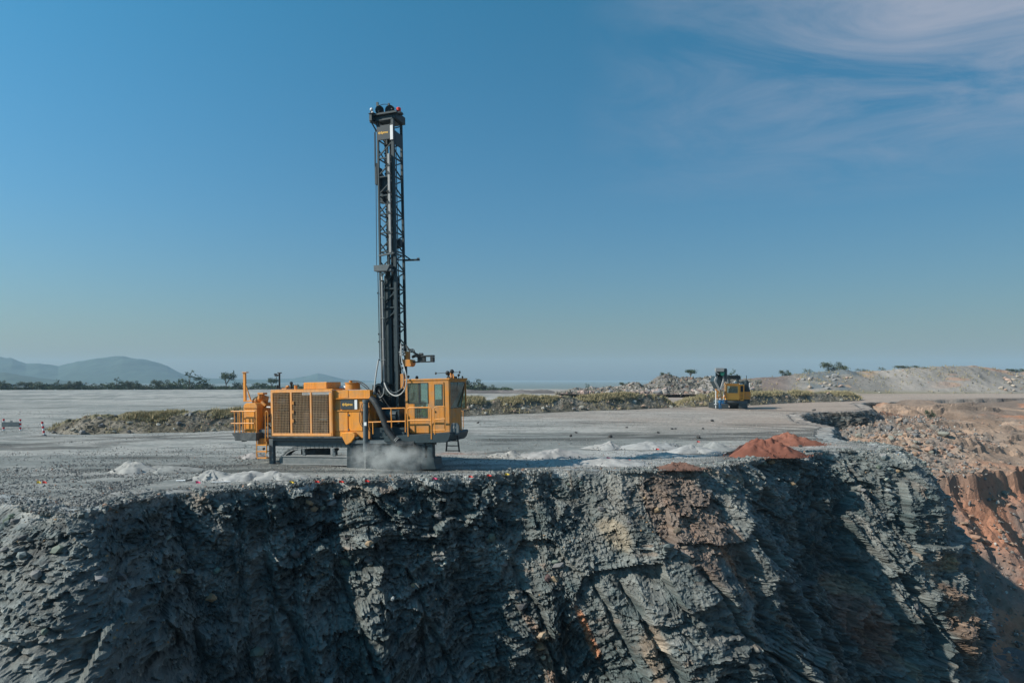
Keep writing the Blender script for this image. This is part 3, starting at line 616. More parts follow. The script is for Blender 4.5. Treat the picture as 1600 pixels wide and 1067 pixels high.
# ------------------------------------------------------------------ banks, spoil tips, hills
def loft(name, sky_px, base_px, Dtop, Dbase, Dback, mt, colf, rows=24, cols=300, rough=.5, rfreq=.4, zback=0, seed=300, profile=1.0, extra=None):
    """a bank: foot line, crest line and back foot, each a real line in plan; crest and foot heights from the photo"""
    x0, x1 = min(sky_px[0][0], base_px[0][0]), max(sky_px[-1][0], base_px[-1][0]); pxs = np.linspace(x0, x1, cols)
    st = np.interp(pxs, *np.array(sky_px, float).T); bt = np.interp(pxs, *np.array(base_px, float).T)
    Db = Dbase(pxs) if callable(Dbase) else (np.full(cols, Dbase) if Dbase else (HC)*FPX/(bt-HY))
    Dt = Db+Dtop; Dk = Dt+Dback
    b = np.stack([(pxs-CX)/FPX*Db, Db, HC-(bt-HY)/FPX*Db], -1); tp = np.stack([(pxs-CX)/FPX*Dt, Dt, HC-(st-HY)/FPX*Dt], -1)
    bk = np.stack([(pxs-CX)/FPX*Dk, Dk, np.full(cols, zback)], -1)
    t = np.linspace(0, 1, rows)[:, None, None]; f = b+(tp-b)*t; zt = t**profile; f[..., 2] = b[:, 2]+(tp[:, 2]-b[:, 2])*zt[..., 0]
    r2_ = max(4, rows//3); t2 = np.linspace(0, 1, r2_+1)[1:, None, None]; bb = tp+(bk-tp)*t2; bb[..., 2] = tp[:, 2]+(bk[:, 2]-tp[:, 2])*(t2[..., 0]**1.5)
    V = np.concatenate([f, bb]); tt = np.concatenate([t[:, 0, 0], 1+t2[:, 0, 0]])
    env = (np.sin(np.clip(tt, 0, 1.0)*math.pi*.5)**.7*(tt <= 1)+(tt > 1)*(2-tt))[:, None]; env = env*sstep(0, .04, (pxs-x0)/(x1-x0))*sstep(1, .96, (pxs-x0)/(x1-x0))
    n = fbm(V[..., 0]*rfreq, V[..., 1]*rfreq*.7, 4, seed, z=V[..., 2]*rfreq)
    V[..., 2] += rough*n*env; V[..., 1] += rough*1.2*fbm(V[..., 0]*rfreq*1.3, V[..., 2]*rfreq*1.3+4, 3, seed+5)*env
    c = colf(V, tt[:, None]*np.ones(cols), pxs[None]*np.ones((len(tt), 1)))
    o = mesh_np(name, V.reshape(-1, 3), grid_faces(len(tt), cols), mt, col=c.reshape(-1, 3)); return o, V
def col_bank(V, t, px):
    n = fbm(V[..., 0]*.6, V[..., 2]*1.2, 3, 310); c = lerp3((.11, .10, .075), (.22, .20, .165), sstep(-.4, .4, n))
    return lerp3(c, (.20, .18, .10), sstep(.75, 1.0, t+.2*n)*.8)
def bank_dress(o, V, n_st, n_gr, size, seed, top=.66, nb=10, gh=.5):
    rows, cols = V.shape[:2]; fr = int(rows*.74)
    i = (rng.random(n_st)**.9*(fr-1)).astype(int); j = rng.integers(2, cols-2, n_st); P = V[i, j]+rng.normal(size=(n_st, 3))*.08
    stones('bank_rubble', P, size*(.4+2.6*rng.random(n_st)**5), stone_cols(n_st, (.155, .145, .12), pink=.10, pale=.05), o, base='oct')
    if n_gr:
        i = (fr*(top+(1.12-top)*rng.random(n_gr)**.8)).astype(int); wild = rng.random(n_gr) < .06; i[wild] = (rng.random(int(wild.sum()))*fr).astype(int)
        j = rng.integers(1, cols-1, n_gr); cl = fbm(V[i, j, 0]*.35, V[i, j, 1]*.1, 3, seed); kp = cl > -.15+.3*rng.random(len(i)); i, j = i[kp], j[kp]; i = np.minimum(i, rows-1)
        P = V[i, j]+rng.normal(size=(len(i), 3))*np.array([.18, .25, .02]); grass('dry_grass', P, gh*(.3+.8*rng.random(len(i))), o)
def grass(name, P, h, parent=None, blades=5, pal=((.42, .35, .21), (.26, .235, .13))):
    n = len(P)*blades; P = np.repeat(P, blades, 0)+rng.normal(size=(n, 3))*np.array([.10, .10, .01]); h = np.repeat(h, blades)*(.6+.6*rng.random(n)); a = rng.random(n)*6.28
    w = .018+h*.05; ln = rng.normal(size=(n, 2))*.28*h[:, None]; up = np.stack([ln[:, 0], ln[:, 1], h], -1); sd_ = np.stack([np.cos(a), np.sin(a), 0*a], -1)*w[:, None]
    V = np.stack([P-sd_, P+sd_, P+up*.6+sd_*.6, P+up], 1); b = np.arange(n)*4; F = np.concatenate([np.stack([b, b+1, b+2], -1), np.stack([b, b+2, b+3], -1)])
    t = rng.random((n, 1)); c = np.array(pal[0])*t+np.array(pal[1])*(1-t); o = mesh_np(name, V.reshape(-1, 3), F, MT['grass'], parent, np.repeat(c, 4, 0)); o['kind'] = 'stuff'; return o
def big_stones(o, V, n, s0, s1, colors):
    rows, cols = V.shape[:2]; fr = int(rows*.74)
    for _ in range(n):
        i = random.randrange(1, fr); j = random.randrange(4, cols-4); stone_obj(V[i, j]+np.array((0, -.1, .05)), random.uniform(s0, s1), random.choice(colors), o)
GC = [(.33, .33, .30), (.24, .24, .22), (.18, .18, .17), (.15, .15, .14)]
o, V = loft('rubble_bank', [(76,676),(100,658),(130,651),(200,645),(300,643),(365,640),(430,638)], [(76,678),(130,679),(300,676),(430,671)], 3.4, None, 5, MT['dirt'], col_bank, 26, 420, .45, .9, seed=301)
tag(o, 'long low bank of grey rubble topped with dry grass left of the drill', 'rubble bank', kind='structure'); bank_dress(o, V, 4500, 7500, .10, 311, gh=.34); big_stones(o, V, 26, .3, .6, GC)
o, V = loft('rubble_bank', [(700,628),(720,623),(780,623),(850,620),(930,618),(1010,616),(1035,620),(1052,634)], [(700,651),(720,650),(850,645),(960,641),(1052,637)], 5.0, None, 8, MT['dirt'], col_bank, 26, 420, .5, .6, seed=302)
tag(o, 'long grassy rubble bank behind the cab of the drill', 'rubble bank', kind='structure'); bank_dress(o, V, 5000, 14000, .15, 312, gh=.45); big_stones(o, V, 30, .4, .9, GC+[(.33, .24, .19)])
o, V = loft('rubble_bank', [(1050,634),(1075,623),(1100,617),(1180,613),(1250,613),(1330,615),(1345,622)], [(1050,637),(1100,636),(1180,633),(1260,629),(1345,626)], 6.0, None, 8, MT['dirt'], col_bank, 20, 320, .55, .5, seed=303)
tag(o, 'grassy rubble bank behind the small distant drill', 'rubble bank', kind='structure'); bank_dress(o, V, 3500, 11000, .20, 313, gh=.55); big_stones(o, V, 20, .5, 1.1, GC+[(.33, .24, .19)])

def col_mound(V, t, px):
    n = fbm(V[..., 0]*.12, V[..., 2]*.3, 4, 320); c = lerp3((.13, .125, .12), (.27, .25, .23), sstep(-.35, .4, n)); return lerp3(c, (.34, .25, .21), sstep(.35, .1, t+.15*n)*.7)
o, V = loft('blasted_rock_tip', [(868,613),(900,609),(940,605),(975,602),(1000,601),(1016,595),(1040,589),(1080,588),(1110,591),(1150,593),(1190,592)], [(868,615),(960,616),(1190,616)], 22, 185, 30, MT['dirt'], col_mound, 34, 520, 2.2, .22, seed=331)
tag(o, kind='structure'); bank_dress(o, V, 6000, 0, .6, 1)
rows, cols = V.shape[:2]
for _ in range(70):
    i = random.randrange(1, 9); j = random.randrange(60, cols-10); stone_obj(V[i, j]+np.array((0, -.3, .2)), random.uniform(1.1, 2.4), random.choice([(.36, .27, .23), (.30, .27, .25), (.27, .21, .19), (.21, .21, .20)]), o)
def col_spoil(V, t, px):
    n = fbm(V[..., 0]*.05, V[..., 2]*.15, 4, 340); c = lerp3((.20, .19, .175), (.30, .275, .25), sstep(-.35, .4, n))
    c = lerp3(c, (.16, .12, .105), sstep(1255, 1215, px)*.8)
    exp_ = sstep(1255, 1265, px)*sstep(1345, 1320, px-40*t)*sstep(-.3, .1, fbm(V[..., 0]*.2, V[..., 2]*.4, 3, 341))
    c = lerp3(c, lerp3((.13, .15, .16), (.40, .27, .17), sstep(-.15, .25, fbm(V[..., 0]*.12, V[..., 2]*.3, 3, 342))), exp_*.9)
    c = lerp3(c, (.40, .22, .14), sstep(.35, .5, fbm(V[..., 0]*.07+3, V[..., 2]*.3, 3, 343))*.5*sstep(1440, 1500, px))
    return lerp3(c, (.20, .18, .11), sstep(.16, .02, t)*.7)
o, V = loft('spoil_tip', [(1120,596),(1170,591),(1210,588),(1240,585),(1270,582),(1300,580),(1340,579),(1400,576),(1470,574),(1530,574),(1570,578),(1600,579),(1700,575),(2000,580)], [(1120,614),(1340,616),(1600,620),(2000,628)], 26, 230, 40, MT['dirt'], col_spoil, 40, 760, 1.3, .13, seed=332, profile=.85)
tag(o, kind='structure'); bank_dress(o, V, 2200, 2600, .38, 2, top=.02, gh=.9)
rows, cols = V.shape[:2]
for _ in range(34):
    j = int(cols*random.choice([random.uniform(.5, .56), random.uniform(.13, .24)])); i = random.randrange(6, 28); stone_obj(V[i, j]+np.array((0, -.3, .1)), random.uniform(.9, 2.0), random.choice([(.42, .31, .24), (.39, .33, .28), (.24, .24, .24)]), o)
o, V = loft('low_spoil_bank', [(690,613),(715,609.5),(800,609.5),(855,609.5),(875,613)], [(690,614),(875,614.5)], 8, 235, 12, MT['dirt'], lambda V, t, px: lerp3((.13, .12, .115), (.19, .17, .16), sstep(-.3, .3, fbm(V[..., 0]*.1, V[..., 2]*.5, 3, 350))), 12, 160, .5, .3, seed=333)
tag(o, kind='structure')
def hill(name, sky_px, D, seed):
    o, V = loft(name, sky_px, [(sky_px[0][0], 600), (sky_px[-1][0], 600)], 500, D, 700, MT['hill'], lambda V, t, px: np.full(V.shape, .05), 30, 320, 16, .007, zback=-13, seed=seed, profile=.9)
    me = o.data; me.vertices
    tag(o, kind='structure'); return o
hill('far_hills', [(-420,592),(-300,575),(-180,567),(-80,562),(0,558),(18,559),(40,567),(60,567),(90,574),(120,564),(150,558),(190,556),(230,563),(262,573),(285,585),(300,589),(330,592),(420,594)], 2700, 361)
hill('far_hills', [(250,596),(330,592),(400,592),(455,592),(478,587),(497,582),(515,587),(540,593),(600,596),(650,599)], 3300, 362)
hill('far_hills', [(-300,590),(-60,584),(10,583),(40,588),(80,594),(130,598)], 1700, 363)

# ------------------------------------------------------------------ the big blast-hole drill
YAW = R(18); TILT = R(-1.25)
X0, Y0, _z = W2(570, 737, D=38.0)
rig = empty('drill_rig', (X0, Y0, 0.0))
rig_m = Matrix.Translation((X0, Y0, 0)) @ Matrix.Rotation(-YAW, 4, 'Z') @ Matrix.Rotation(TILT, 4, 'Y')
rig.matrix_world = rig_m
tag(rig, 'big yellow tracked blast-hole drill with a tall dark lattice mast raised near the cliff edge', 'drill rig')
rig_i = rig_m.inverted(); CAMP = rig_i @ Vector((0, 0, HC))
def L(px, py, y=0.0):
    """photo pixel -> (x, z) in the machine's own frame on its lengthwise plane at depth y"""
    d = (rig_i.to_3x3() @ Vector(((px-CX)/FPX, 1, -(py-HY)/FPX))); k = (y-CAMP.y)/d.y; p = CAMP+d*k; return p.x, p.z
def L3(px, py, y=0.0): x, z = L(px, py, y); return Vector((x, y, z))
def bx(mb, p0, p1, y0, y1):
    """box whose near face spans two photo corners"""
    xa, za = L(p0[0], (p0[1]+p1[1])/2, y0); xb, _ = L(p1[0], (p0[1]+p1[1])/2, y0); pm = (p0[0]+p1[0])/2
    _, zt = L(pm, p0[1], y0); _, zb = L(pm, p1[1], y0)
    return mb.box(min(xa, xb), max(xa, xb), y0, y1, min(zt, zb), max(zt, zb))
def part(name, m, f, parent=rig, bevel=.015, smooth=False, label=None):
    mb = MB(); f(mb); o = mb.build(name, MT[m], parent, bevel, smooth)
    if label: o['label'] = label
    return o
def pbox(name, m, p0, p1, y0, y1, parent=rig, bevel=.015, label=None): return part(name, m, lambda b: bx(b, p0, p1, y0, y1), parent, bevel, label=label)
def wall(mb, c, holes):
    """c: four corners (bl, br, tr, tl); holes in (u0,v0,u1,v1); leaves the holes open"""
    c = [Vector(p) for p in c]; us = sorted({0, 1, *[h[0] for h in holes], *[h[2] for h in holes]}); vs_ = sorted({0, 1, *[h[1] for h in holes], *[h[3] for h in holes]})
    P = lambda u, v: (c[0]*(1-u)+c[1]*u)*(1-v)+(c[3]*(1-u)+c[2]*u)*v
    for i in range(len(us)-1):
        for j in range(len(vs_)-1):
            um, vm = (us[i]+us[i+1])/2, (vs_[j]+vs_[j+1])/2
            if any(h[0] < um < h[2] and h[1] < vm < h[3] for h in holes): continue
            mb.add([P(us[i], vs_[j]), P(us[i+1], vs_[j]), P(us[i+1], vs_[j+1]), P(us[i], vs_[j+1])], [(0, 1, 2, 3)])
    return P
def solid(o, t):
    m = o.modifiers.new('thickness', 'SOLIDIFY'); m.thickness = t; m.offset = 0; return o
def text_obj(name, txt, loc, size, m, parent, rot=(R(90), 0, 0), bold=0.0):
    cu = bpy.data.curves.new(name, 'FONT'); cu.body = txt; cu.size = size; cu.extrude = .004; cu.offset = bold; cu.align_y = 'CENTER'
    tmp = bpy.data.objects.new('tmp_text', cu); COL.objects.link(tmp); dg = bpy.context.evaluated_depsgraph_get(); me = bpy.data.meshes.new_from_object(tmp.evaluated_get(dg))
    bpy.data.objects.remove(tmp); me.materials.clear(); me.materials.append(MT[m]); o = bpy.data.objects.new(name, me); COL.objects.link(o); o.parent = parent; o.location = loc; o.rotation_euler = rot; return o
def maker_logo(x, z, y, s, parent):
    """round pierced emblem and the maker's word"""
    mb = MB(); n = 20
    for k in range(n):
        a0, a1 = 2*math.pi*k/n, 2*math.pi*(k+1)/n
        mb.add([(x+s*.5*math.cos(a0), y, z+s*.5*math.sin(a0)), (x+s*.5*math.cos(a1), y, z+s*.5*math.sin(a1)), (x+s*.24*math.cos(a1), y, z+s*.24*math.sin(a1)), (x+s*.24*math.cos(a0), y, z+s*.24*math.sin(a0))], [(0, 1, 2, 3)])
    mb.box(x-s*.08, x+s*.08, y-.002, y, z-s*.08, z+s*.08)
    mb.build('emblem', MT['lettering'], parent)
    text_obj('lettering', 'Epiroc', (x+s*.68, y, z), s*1.25, 'lettering', parent, bold=.006)

DEPTH = 3.5
# crawler tracks
def crawler(y0, y1, far=False):
    tr = empty('crawler_track'); tr.parent = rig
    ol = [(432,727),(431,719),(434,711),(441,704),(452,700),(475,697.5),(540,696.5),(590,696),(616,697),(628,704),(633,716),(632,728),(626,736),(616,738.5),(452,736.5),(440,734.5),(434,731)]
    P = [L(*p) for p in ol]; ce = Vector((sum(p[0] for p in P)/len(P), sum(p[1] for p in P)/len(P)))
    # belt of shoes along the outline
    pts = [Vector((p[0], p[1])) for p in P]; pts.append(pts[0]); n = 62; cum = [0]
    for i in range(1, len(pts)): cum.append(cum[-1]+(pts[i]-pts[i-1]).length)
    def at(d):
        d %= cum[-1]
        for i in range(1, len(cum)):
            if d <= cum[i]: t = (d-cum[i-1])/(cum[i]-cum[i-1]); return pts[i-1].lerp(pts[i], t)
    shoe = None; pitch = cum[-1]/n
    for k in range(n):
        p, q = at(k*pitch), at((k+1)*pitch); d = (q-p).normalized(); nn = Vector((-d.y, d.x)); m = (p+q)/2
        if (m+nn*.1-ce).length < (m-ce).length: nn = -nn
        if shoe is None:
            b = MB(); b.box(-pitch*.46, pitch*.46, 0, y1-y0, -.035, .02); b.box(pitch*.2, pitch*.34, 0, y1-y0, .02, .055); b.box(-pitch*.44, pitch*.44, (y1-y0)*.04, (y1-y0)*.9, -.15, -.035)
            s_ = b.build('track_shoe', MT['track'], tr); shoe = s_.data
        else: s_ = bpy.data.objects.new('track_shoe', shoe); COL.objects.link(s_); s_.parent = tr
        s_.location = (m.x, y0, m.y); s_.rotation_euler = (0, -math.atan2(d.y, d.x) + (0 if nn.dot(Vector((-d.y, d.x))) > 0 else math.pi), 0)
    part('track_inner_block', 'black', lambda b: bx(b, (442,725), (616,734), y0+.14, y1-.14), tr, 0)  # dark block added to darken the gap behind the rollers
    part('track_frame', 'track', lambda b: (bx(b, (441,714.5), (616,725.5), y0+.02, y1-.05), bx(b, (446,711.5), (616,714.5), y0+.12, y1-.12)), tr)
    part('side_rib', 'mast_lit', lambda b: (bx(b, (440,713.2), (616,714.4), y0-.03, y0+.05), bx(b, (440,725.6), (616,727), y0-.03, y0+.05)), tr, bevel=.004)
    for px in range(447, 622, 14):
        c = L3(px, 730.5, y0); part('roller', 'grey', lambda b: b.tube([c+Vector((0, .05, 0)), c+Vector((0, y1-y0-.05, 0))], .115, 12), tr, bevel=0)
    for px, py, rr_ in ((441, 719.5, .30), (621, 717, .50)):
        c = L3(px, py, y0); part('idler_wheel', 'grey', lambda b: b.tube([c+Vector((0, .08, 0)), c+Vector((0, y1-y0-.08, 0))], rr_, 20), tr, bevel=.02)
    for px in (473, 520, 575):
        c = L3(px, 703, y0); part('carrier_bracket', 'grey', lambda b: (b.tube([c+Vector((0, .05, 0)), c+Vector((0, .5, 0))], .09, 10), b.box(c.x-.09, c.x+.09, .1+y0, .35+y0, c.z-.35, c.z)), tr, bevel=0)
    return tr
crawler(.45, 1.10); crawler(2.75, 3.40)
for a_, c_ in ((470, 492), (590, 615)): pbox('axle_beam', 'grey', (a_,701), (c_,716), 1.10, 2.75)
# main frame
part('main_frame', 'grey', lambda b: (bx(b, (425,684.5), (560,689), .25, 3.3), bx(b, (425,689), (560,697.5), .5, 3.1), bx(b, (560,683), (640,694), .5, 3.1)))
part('frame_lip', 'curtain', lambda b: bx(b, (420,682.3), (560,684.6), .05, 3.4))
for px0, y in ((420, .3), (420, 2.95)):
    part('leveling_jack', 'grey', lambda b: (bx(b, (px0,686), (px0+6.5,727), y, y+.26), b.prism([L(px0-6, 729.5), L(px0+13, 729.5), L(px0+9, 726.5), L(px0-2, 726.5)], y-.15, y+.42)))
# engine enclosure with its wire cage
pbox('engine_block', 'radiator', (430,618), (512,680), 1.0, 3.2, bevel=.05)
part('radiator_panel', 'radiator', lambda b: [bx(b, (450+i*2.2,616), (451.2+i*2.2,674), .92, .98) for i in range(10)], bevel=0, label='rust coloured finned radiator behind the wire cage')
for a_, z_ in ((436, 640), (497, 625), (500, 655)): part('engine_pipe', 'grey', lambda b: b.tube([L3(a_-8, z_, .9), L3(a_+12, z_+1, .9)], .07, 10), bevel=0, smooth=True)
part('filter_canister', 'mast_lit', lambda b: b.tube([L3(436,627,.85), L3(448,627,.85)], .16, 12), bevel=0, smooth=True)
cage = part('engine_cage', 'cage', lambda b: (bx(b, (423,609.5), (518,613.2), .1, .2), bx(b, (423,677.0), (518,681.4), .1, .2), bx(b, (423,613.2), (426.4,677), .1, .2), bx(b, (514,613.2), (518,677), .1, .2),
       bx(b, (453,613.2), (456.2,677), .1, .2), bx(b, (484,613.2), (487,677), .1, .2)))
pbox('cage_side', 'yellow2', (518,609.4), (519.5,681.5), .1, 1.2, bevel=.01)
pbox('cage_side', 'yellow2', (423,610), (424.4,681.5), .2, 3.2, bevel=.01)
pbox('enclosure_roof', 'yellow', (423,608.2), (519.5,609.8), .1, 3.3, bevel=.01)
for a_, b_ in ((426.4, 453), (456.2, 484), (487, 514)):
    def wires(mb, a_=a_, b_=b_):
        xa, zt = L(a_, 613.2, .15); xb, zb = L(b_, 677, .15); n = int((xb-xa)/.095)
        for i in range(1, n): x = xa+(xb-xa)*i/n; mb.box(x-.0055, x+.0055, .142, .158, zb, zt)
        m_ = int((zt-zb)/.095)
        for i in range(1, m_): z = zb+(zt-zb)*i/m_; mb.box(xa, xb, .128, .142, z-.0055, z+.0055)
    part('wire_mesh', 'wire', wires, cage, bevel=0)
for z_ in (627, 641, 655): pbox('cage_latch', 'yellow2', (456.5,z_), (458.5,z_+5), .06, .12, cage, bevel=0)
pbox('roof_box', 'yellow', (474,597.2), (510.5,608.0), .5, 2.0, bevel=.03)
part('vent_stack', 'black', lambda b: (b.tube([L3(455,608,.9), L3(455,599,.9)], .06, 10), b.ball(L3(455,598.5,.9), .10)), bevel=0)
part('pipe_elbow', 'yellow2', lambda b: (b.tube([L3(448,607.5,.9), L3(448,604,.9), L3(451,603.5,.9)], .07, 8), b.tube([L3(462,608,.9), L3(462,602,.9)], .09, 8), bx(b, (440,606.3), (447,608), .6, 1.2)), bevel=0)
part('exhaust_stack', 'black', lambda b: (b.tube([L3(436.5,608,2.0), L3(436.5,583,2.0)], .055, 10), b.tube([L3(433.5,582.6,2.0), L3(439.8,582.4,2.0)], .035, 8), b.tube([L3(433,607,2.0), L3(434.5,602,2.0)], .09, 8)), bevel=0)
part('work_light', 'black', lambda b: (b.tube([L3(436,586,2.0), L3(431,585,2.0)], .03, 6), b.prism([L(428.5,583.5,1.9), L(433.5,586.5,1.9), L(430,588,1.9)], 1.85, 2.1)), bevel=0)
part('roof_camera', 'black', lambda b: b.ball(L3(515.5,601.5,1.0), .12), bevel=0, smooth=True)
# tall post at the rear
part('rear_post', 'yellow', lambda b: (bx(b, (379.5,582), (383.2,627), .6, .72), bx(b, (377.5,581.2), (384.5,582.6), .54, .78), b.beam(L3(383,599,.66), L3(392,626,.66), .07), bx(b, (379.5,625.6), (394,627.4), .6, .75)))
# compressor and rear machinery
part('air_receiver', 'yellow2', lambda b: (b.tube([L3(400,644,1.3), L3(402,644,1.3), L3(404,644,1.3), L3(424,644,1.5)], [.25, .52, .62, .62], 24)), bevel=0, smooth=True)
part('receiver_dome', 'yellow2', lambda b: (b.tube([L3(397,633,1.0), L3(399,628,1.1), L3(409,623,1.2), L3(419,625,1.4)], [.14, .26, .30, .22], 12), b.tube([L3(406,623,.9), L3(406,617,.9)], .12, 10), b.tube([L3(409,628,.9), L3(415,634,.9)], .10, 10)), bevel=0, smooth=True)
part('inlet_valve', 'yellow2', lambda b: (bx(b, (402,613.5), (411,616.5), .8, 1.2), bx(b, (404,616.5), (408.5,622), .85, 1.15)))
part('pipe_flange', 'hose_white', lambda b: b.tube([L3(417,636,.9), L3(423,636.3,.9)], .055, 8), bevel=0)
part('rear_hose', 'black', lambda b: (b.tube(spline([L3(423,648,.9), L3(414,655,.8), L3(413,668,.8), L3(417,678,.8)]), .05, 8), b.tube(spline([L3(409,668,1.0), L3(418,664,1.0), L3(424,670,1.0)]), .05, 8)), bevel=0, smooth=True)
part('rear_deck', 'curtain', lambda b: (b.prism([L(361.5,676.2,-.1), L(400,676.2,-.1), L(400,688.6,-.1), L(367,688.6,-.1), L(366,683,-.1)], -.1, 3.4)), bevel=.01)
part('deck_underside', 'grey', lambda b: (bx(b, (400,671), (424,684), .5, 3.2), bx(b, (377,688.6), (381,690), .2, .5)))
pbox('control_cabinet', 'yellow', (380.5,633), (401.5,676), .35, 1.1, bevel=.03)
part('cabinet_cap', 'yellow', lambda b: b.prism([L(380,638,.3), L(382,631,.3), L(385,629.7,.3), L(398,629.7,.3), L(401,632.5,.3), L(402,638,.3)], .3, 1.15), bevel=.02)
part('cabinet_door', 'yellow', lambda b: (bx(b, (384,641), (397.5,672), .31, .35)), bevel=.008, label='recessed panel of the orange cabinet')
def rail(name, pts_list, r=.03, y=0, m='yellow'):
    return part(name, m, lambda b: [b.tube([L3(*p, y) if len(p) == 2 else L3(*p) for p in pts], r, 8) for pts in pts_list], bevel=0, smooth=True)
rail('rear_handrail', [[(361,642.5),(399,642.5)], [(361,661.3),(397,661.3)], [(366.3,642.5),(366.8,676)], [(374.3,642.5),(374.6,676)], [(379.3,642.5),(379.6,676)]], .034, 0)
rail('rear_handrail', [[(361,643,0),(360.6,643.6,1.4),(372,644,3.2)], [(361,661.3,0),(372,661.2,3.2)], [(371.8,644,3.2),(372,676,3.2)]], .03, 0)
part('stair_ladder', 'yellow', lambda b: (b.tube([L3(401,640,0), L3(401,714,0)], .035, 8), b.tube([L3(416.7,690,0), L3(416.2,708,0)], .035, 8), b.tube([L3(401.8,708,0),L3(402.4,717,0)], .018, 6), b.tube([L3(415.6,704,0),L3(414.5,717,0)], .018, 6)), bevel=0)
for z_ in (695.3, 705.5, 715.6): part('step', 'yellow', lambda b: bx(b, (401,z_-.8), (416,z_+.8), -.02, .25), bevel=.004)
rail('stair_handrail', [[(414.7,690),(414.7,645),(415.3,643),(416.6,642.3),(418,643.2),(418.5,646),(418.5,684)]], .03, 0)
pbox('ladder_block', 'yellow2', (402,685), (415.5,695), .2, .9, bevel=.03)
part('hanging_buckle', 'black', lambda b: b.ball(L3(412,701,.1), .08), bevel=0)
# middle body
pbox('power_pack_body', 'yellow2', (520.5,609.8), (578,686), .35, 3.2, bevel=.03)
part('upper_band', 'yellow', lambda b: (bx(b, (520.8,609.5), (544.0,621.8), .30, .36), bx(b, (544.6,609.5), (578,621.8), .30, .36), bx(b, (520,621.9), (579,623.2), .22, .36)), bevel=.012)
part('body_ledge', 'yellow', lambda b: (bx(b, (520.4,641.0), (578,642.4), .25, .36)), bevel=.008)
for a_, b_ in ((521.5, 543.3), (544.9, 566)): 
    d_ = pbox('access_door', 'yellow', (a_, 643), (b_, 673.6), .30, .36, bevel=.012)
for z_ in (647, 670): pbox('hinge', 'grey', (543.2, z_), (545.2, z_+2.4), .26, .31, bevel=0)
pbox('lower_panel', 'yellow', (522,674.5), (569,684), .32, .37, bevel=.01)
sg = pbox('sign_plate', 'sign', (532,624.5), (553.2,639.6), .27, .33, bevel=.004, label='dark nameplate with a yellow emblem and lettering')
pbox('sign_stripe', 'white', (553.8,624.6), (557.8,639.4), .27, .33, sg, bevel=0)
xl, zl = L(536, 632, .26); maker_logo(xl+.02, zl, .262, .15, sg)
part('jack_cover', 'yellow', lambda b: (b.prism([L(532,678.5,.0), L(534.5,676,.0), L(551,675.5,.0), L(554.5,679,.0), L(554,683,.0), L(548.5,691,.0), L(541.5,695,.0), L(539.5,694,.0)], .0, .35)), bevel=.03)
part('air_cleaner', 'yellow2', lambda b: (b.tube([L3(551,608.5,1.0), L3(551,598.6,1.0)], .42, 24), b.tube([L3(551,598.6,1.0), L3(551,597.6,1.0)], .46, 24), b.tube([L3(548,597.5,1.0), L3(548,594.3,1.0)], .10, 12)), bevel=0, smooth=True)
part('white_tank', 'white', lambda b: (b.tube([L3(519,606,1.9), L3(543,606,1.9)], .12, 14)), bevel=0, smooth=True)
part('roof_hose', 'black', lambda b: (b.tube(spline([L3(551,594.5,1.0), L3(560,595.5,.9), L3(569,600,.8), L3(576,607,.7), L3(579,618,.6)]), .03, 6), b.tube(spline([L3(549,596,1.0), L3(560,597.5,.9), L3(568,603,.8), L3(578,612,.7)]), .025, 6)), bevel=0, smooth=True)
# leveling jack by the mast, vertical dark tube with thin rod
part('front_jack', 'grey', lambda b: (b.tube([L3(571.3,625,.1), L3(571.3,706,.1)], .145, 16), b.tube([L3(571.3,624.5,.1), L3(571.3,629,.1)], .18, 16)), bevel=0, smooth=True)
part('jack_rod', 'hose_white', lambda b: (b.tube([L3(570.3,706,.1), L3(570.6,736,.1)], .028, 10)), bevel=0, smooth=True)
pbox('jack_label', 'white', (568.6,659.5), (572.4,665), -.08, -.055, bevel=0)
for y_ in (2.9,): part('front_jack', 'grey', lambda b: (b.tube([L3(571.3,650,y_), L3(571.3,706,y_)], .15, 12), b.tube([L3(571,706,y_), L3(571,729,y_)], .09, 10)), bevel=0, smooth=True)
# dust curtain round the hole
def curtain(b):
    n = 34
    for i in range(n):
        a0, a1 = 540+(655-540)*i/n, 540+(655-540)*(i+.93)/n; wv_ = .03*math.sin(i*1.7)
        b.add([(*[L(a0, 693, .0)[0], .16+wv_], L(a0, 693)[1]), (L(a1, 693)[0], .20+wv_*.4, L(a1, 693)[1]), (L(a1, 734)[0], .16-wv_, L(a1, 735.5+random.uniform(-1.5, .5))[1]), (L(a0, 734)[0], .13-wv_, L(a0, 735.5+random.uniform(-1.5, .5))[1])], [(0, 1, 2, 3)])
solid(part('dust_curtain', 'mast', curtain, bevel=0), .02)
part('curtain_rail', 'grey', lambda b: (bx(b, (539,688), (662,693.5), .1, .3)), bevel=.01)
part('skirt_base', 'mast', lambda b: (b.prism([L(651,734), L(680,734), L(677,727), L(675.5,716), L(653,716)], .2, 1.2), bx(b, (656,692), (664,716), .2, .55), bx(b, (667.5,692), (676,716), .2, .55), bx(b, (653,690), (670,697), .25, 1.3)), bevel=.02)
# cab platform
part('cab_platform', 'mast', lambda b: (b.prism([L(600,681.5), L(600,690), L(640,692.5), L(697,691), L(701,687), L(704,678), L(702,675.5), L(660,678.5)], .0, 2.6)), bevel=.015)
part('cab_skirt', 'grey', lambda b: (b.prism([L(702.5,684,.62), L(717,678,.62), L(717,666,.62), L(714.5,661,.62), L(705.5,660.8,.62), L(704,668,.62)], .62, .74)), bevel=.02)
text_obj('lettering', 'PV', (L(708,670,.6)[0]-.02, .612, L(708,668,.6)[1]), .2, 'hose_white', rig)
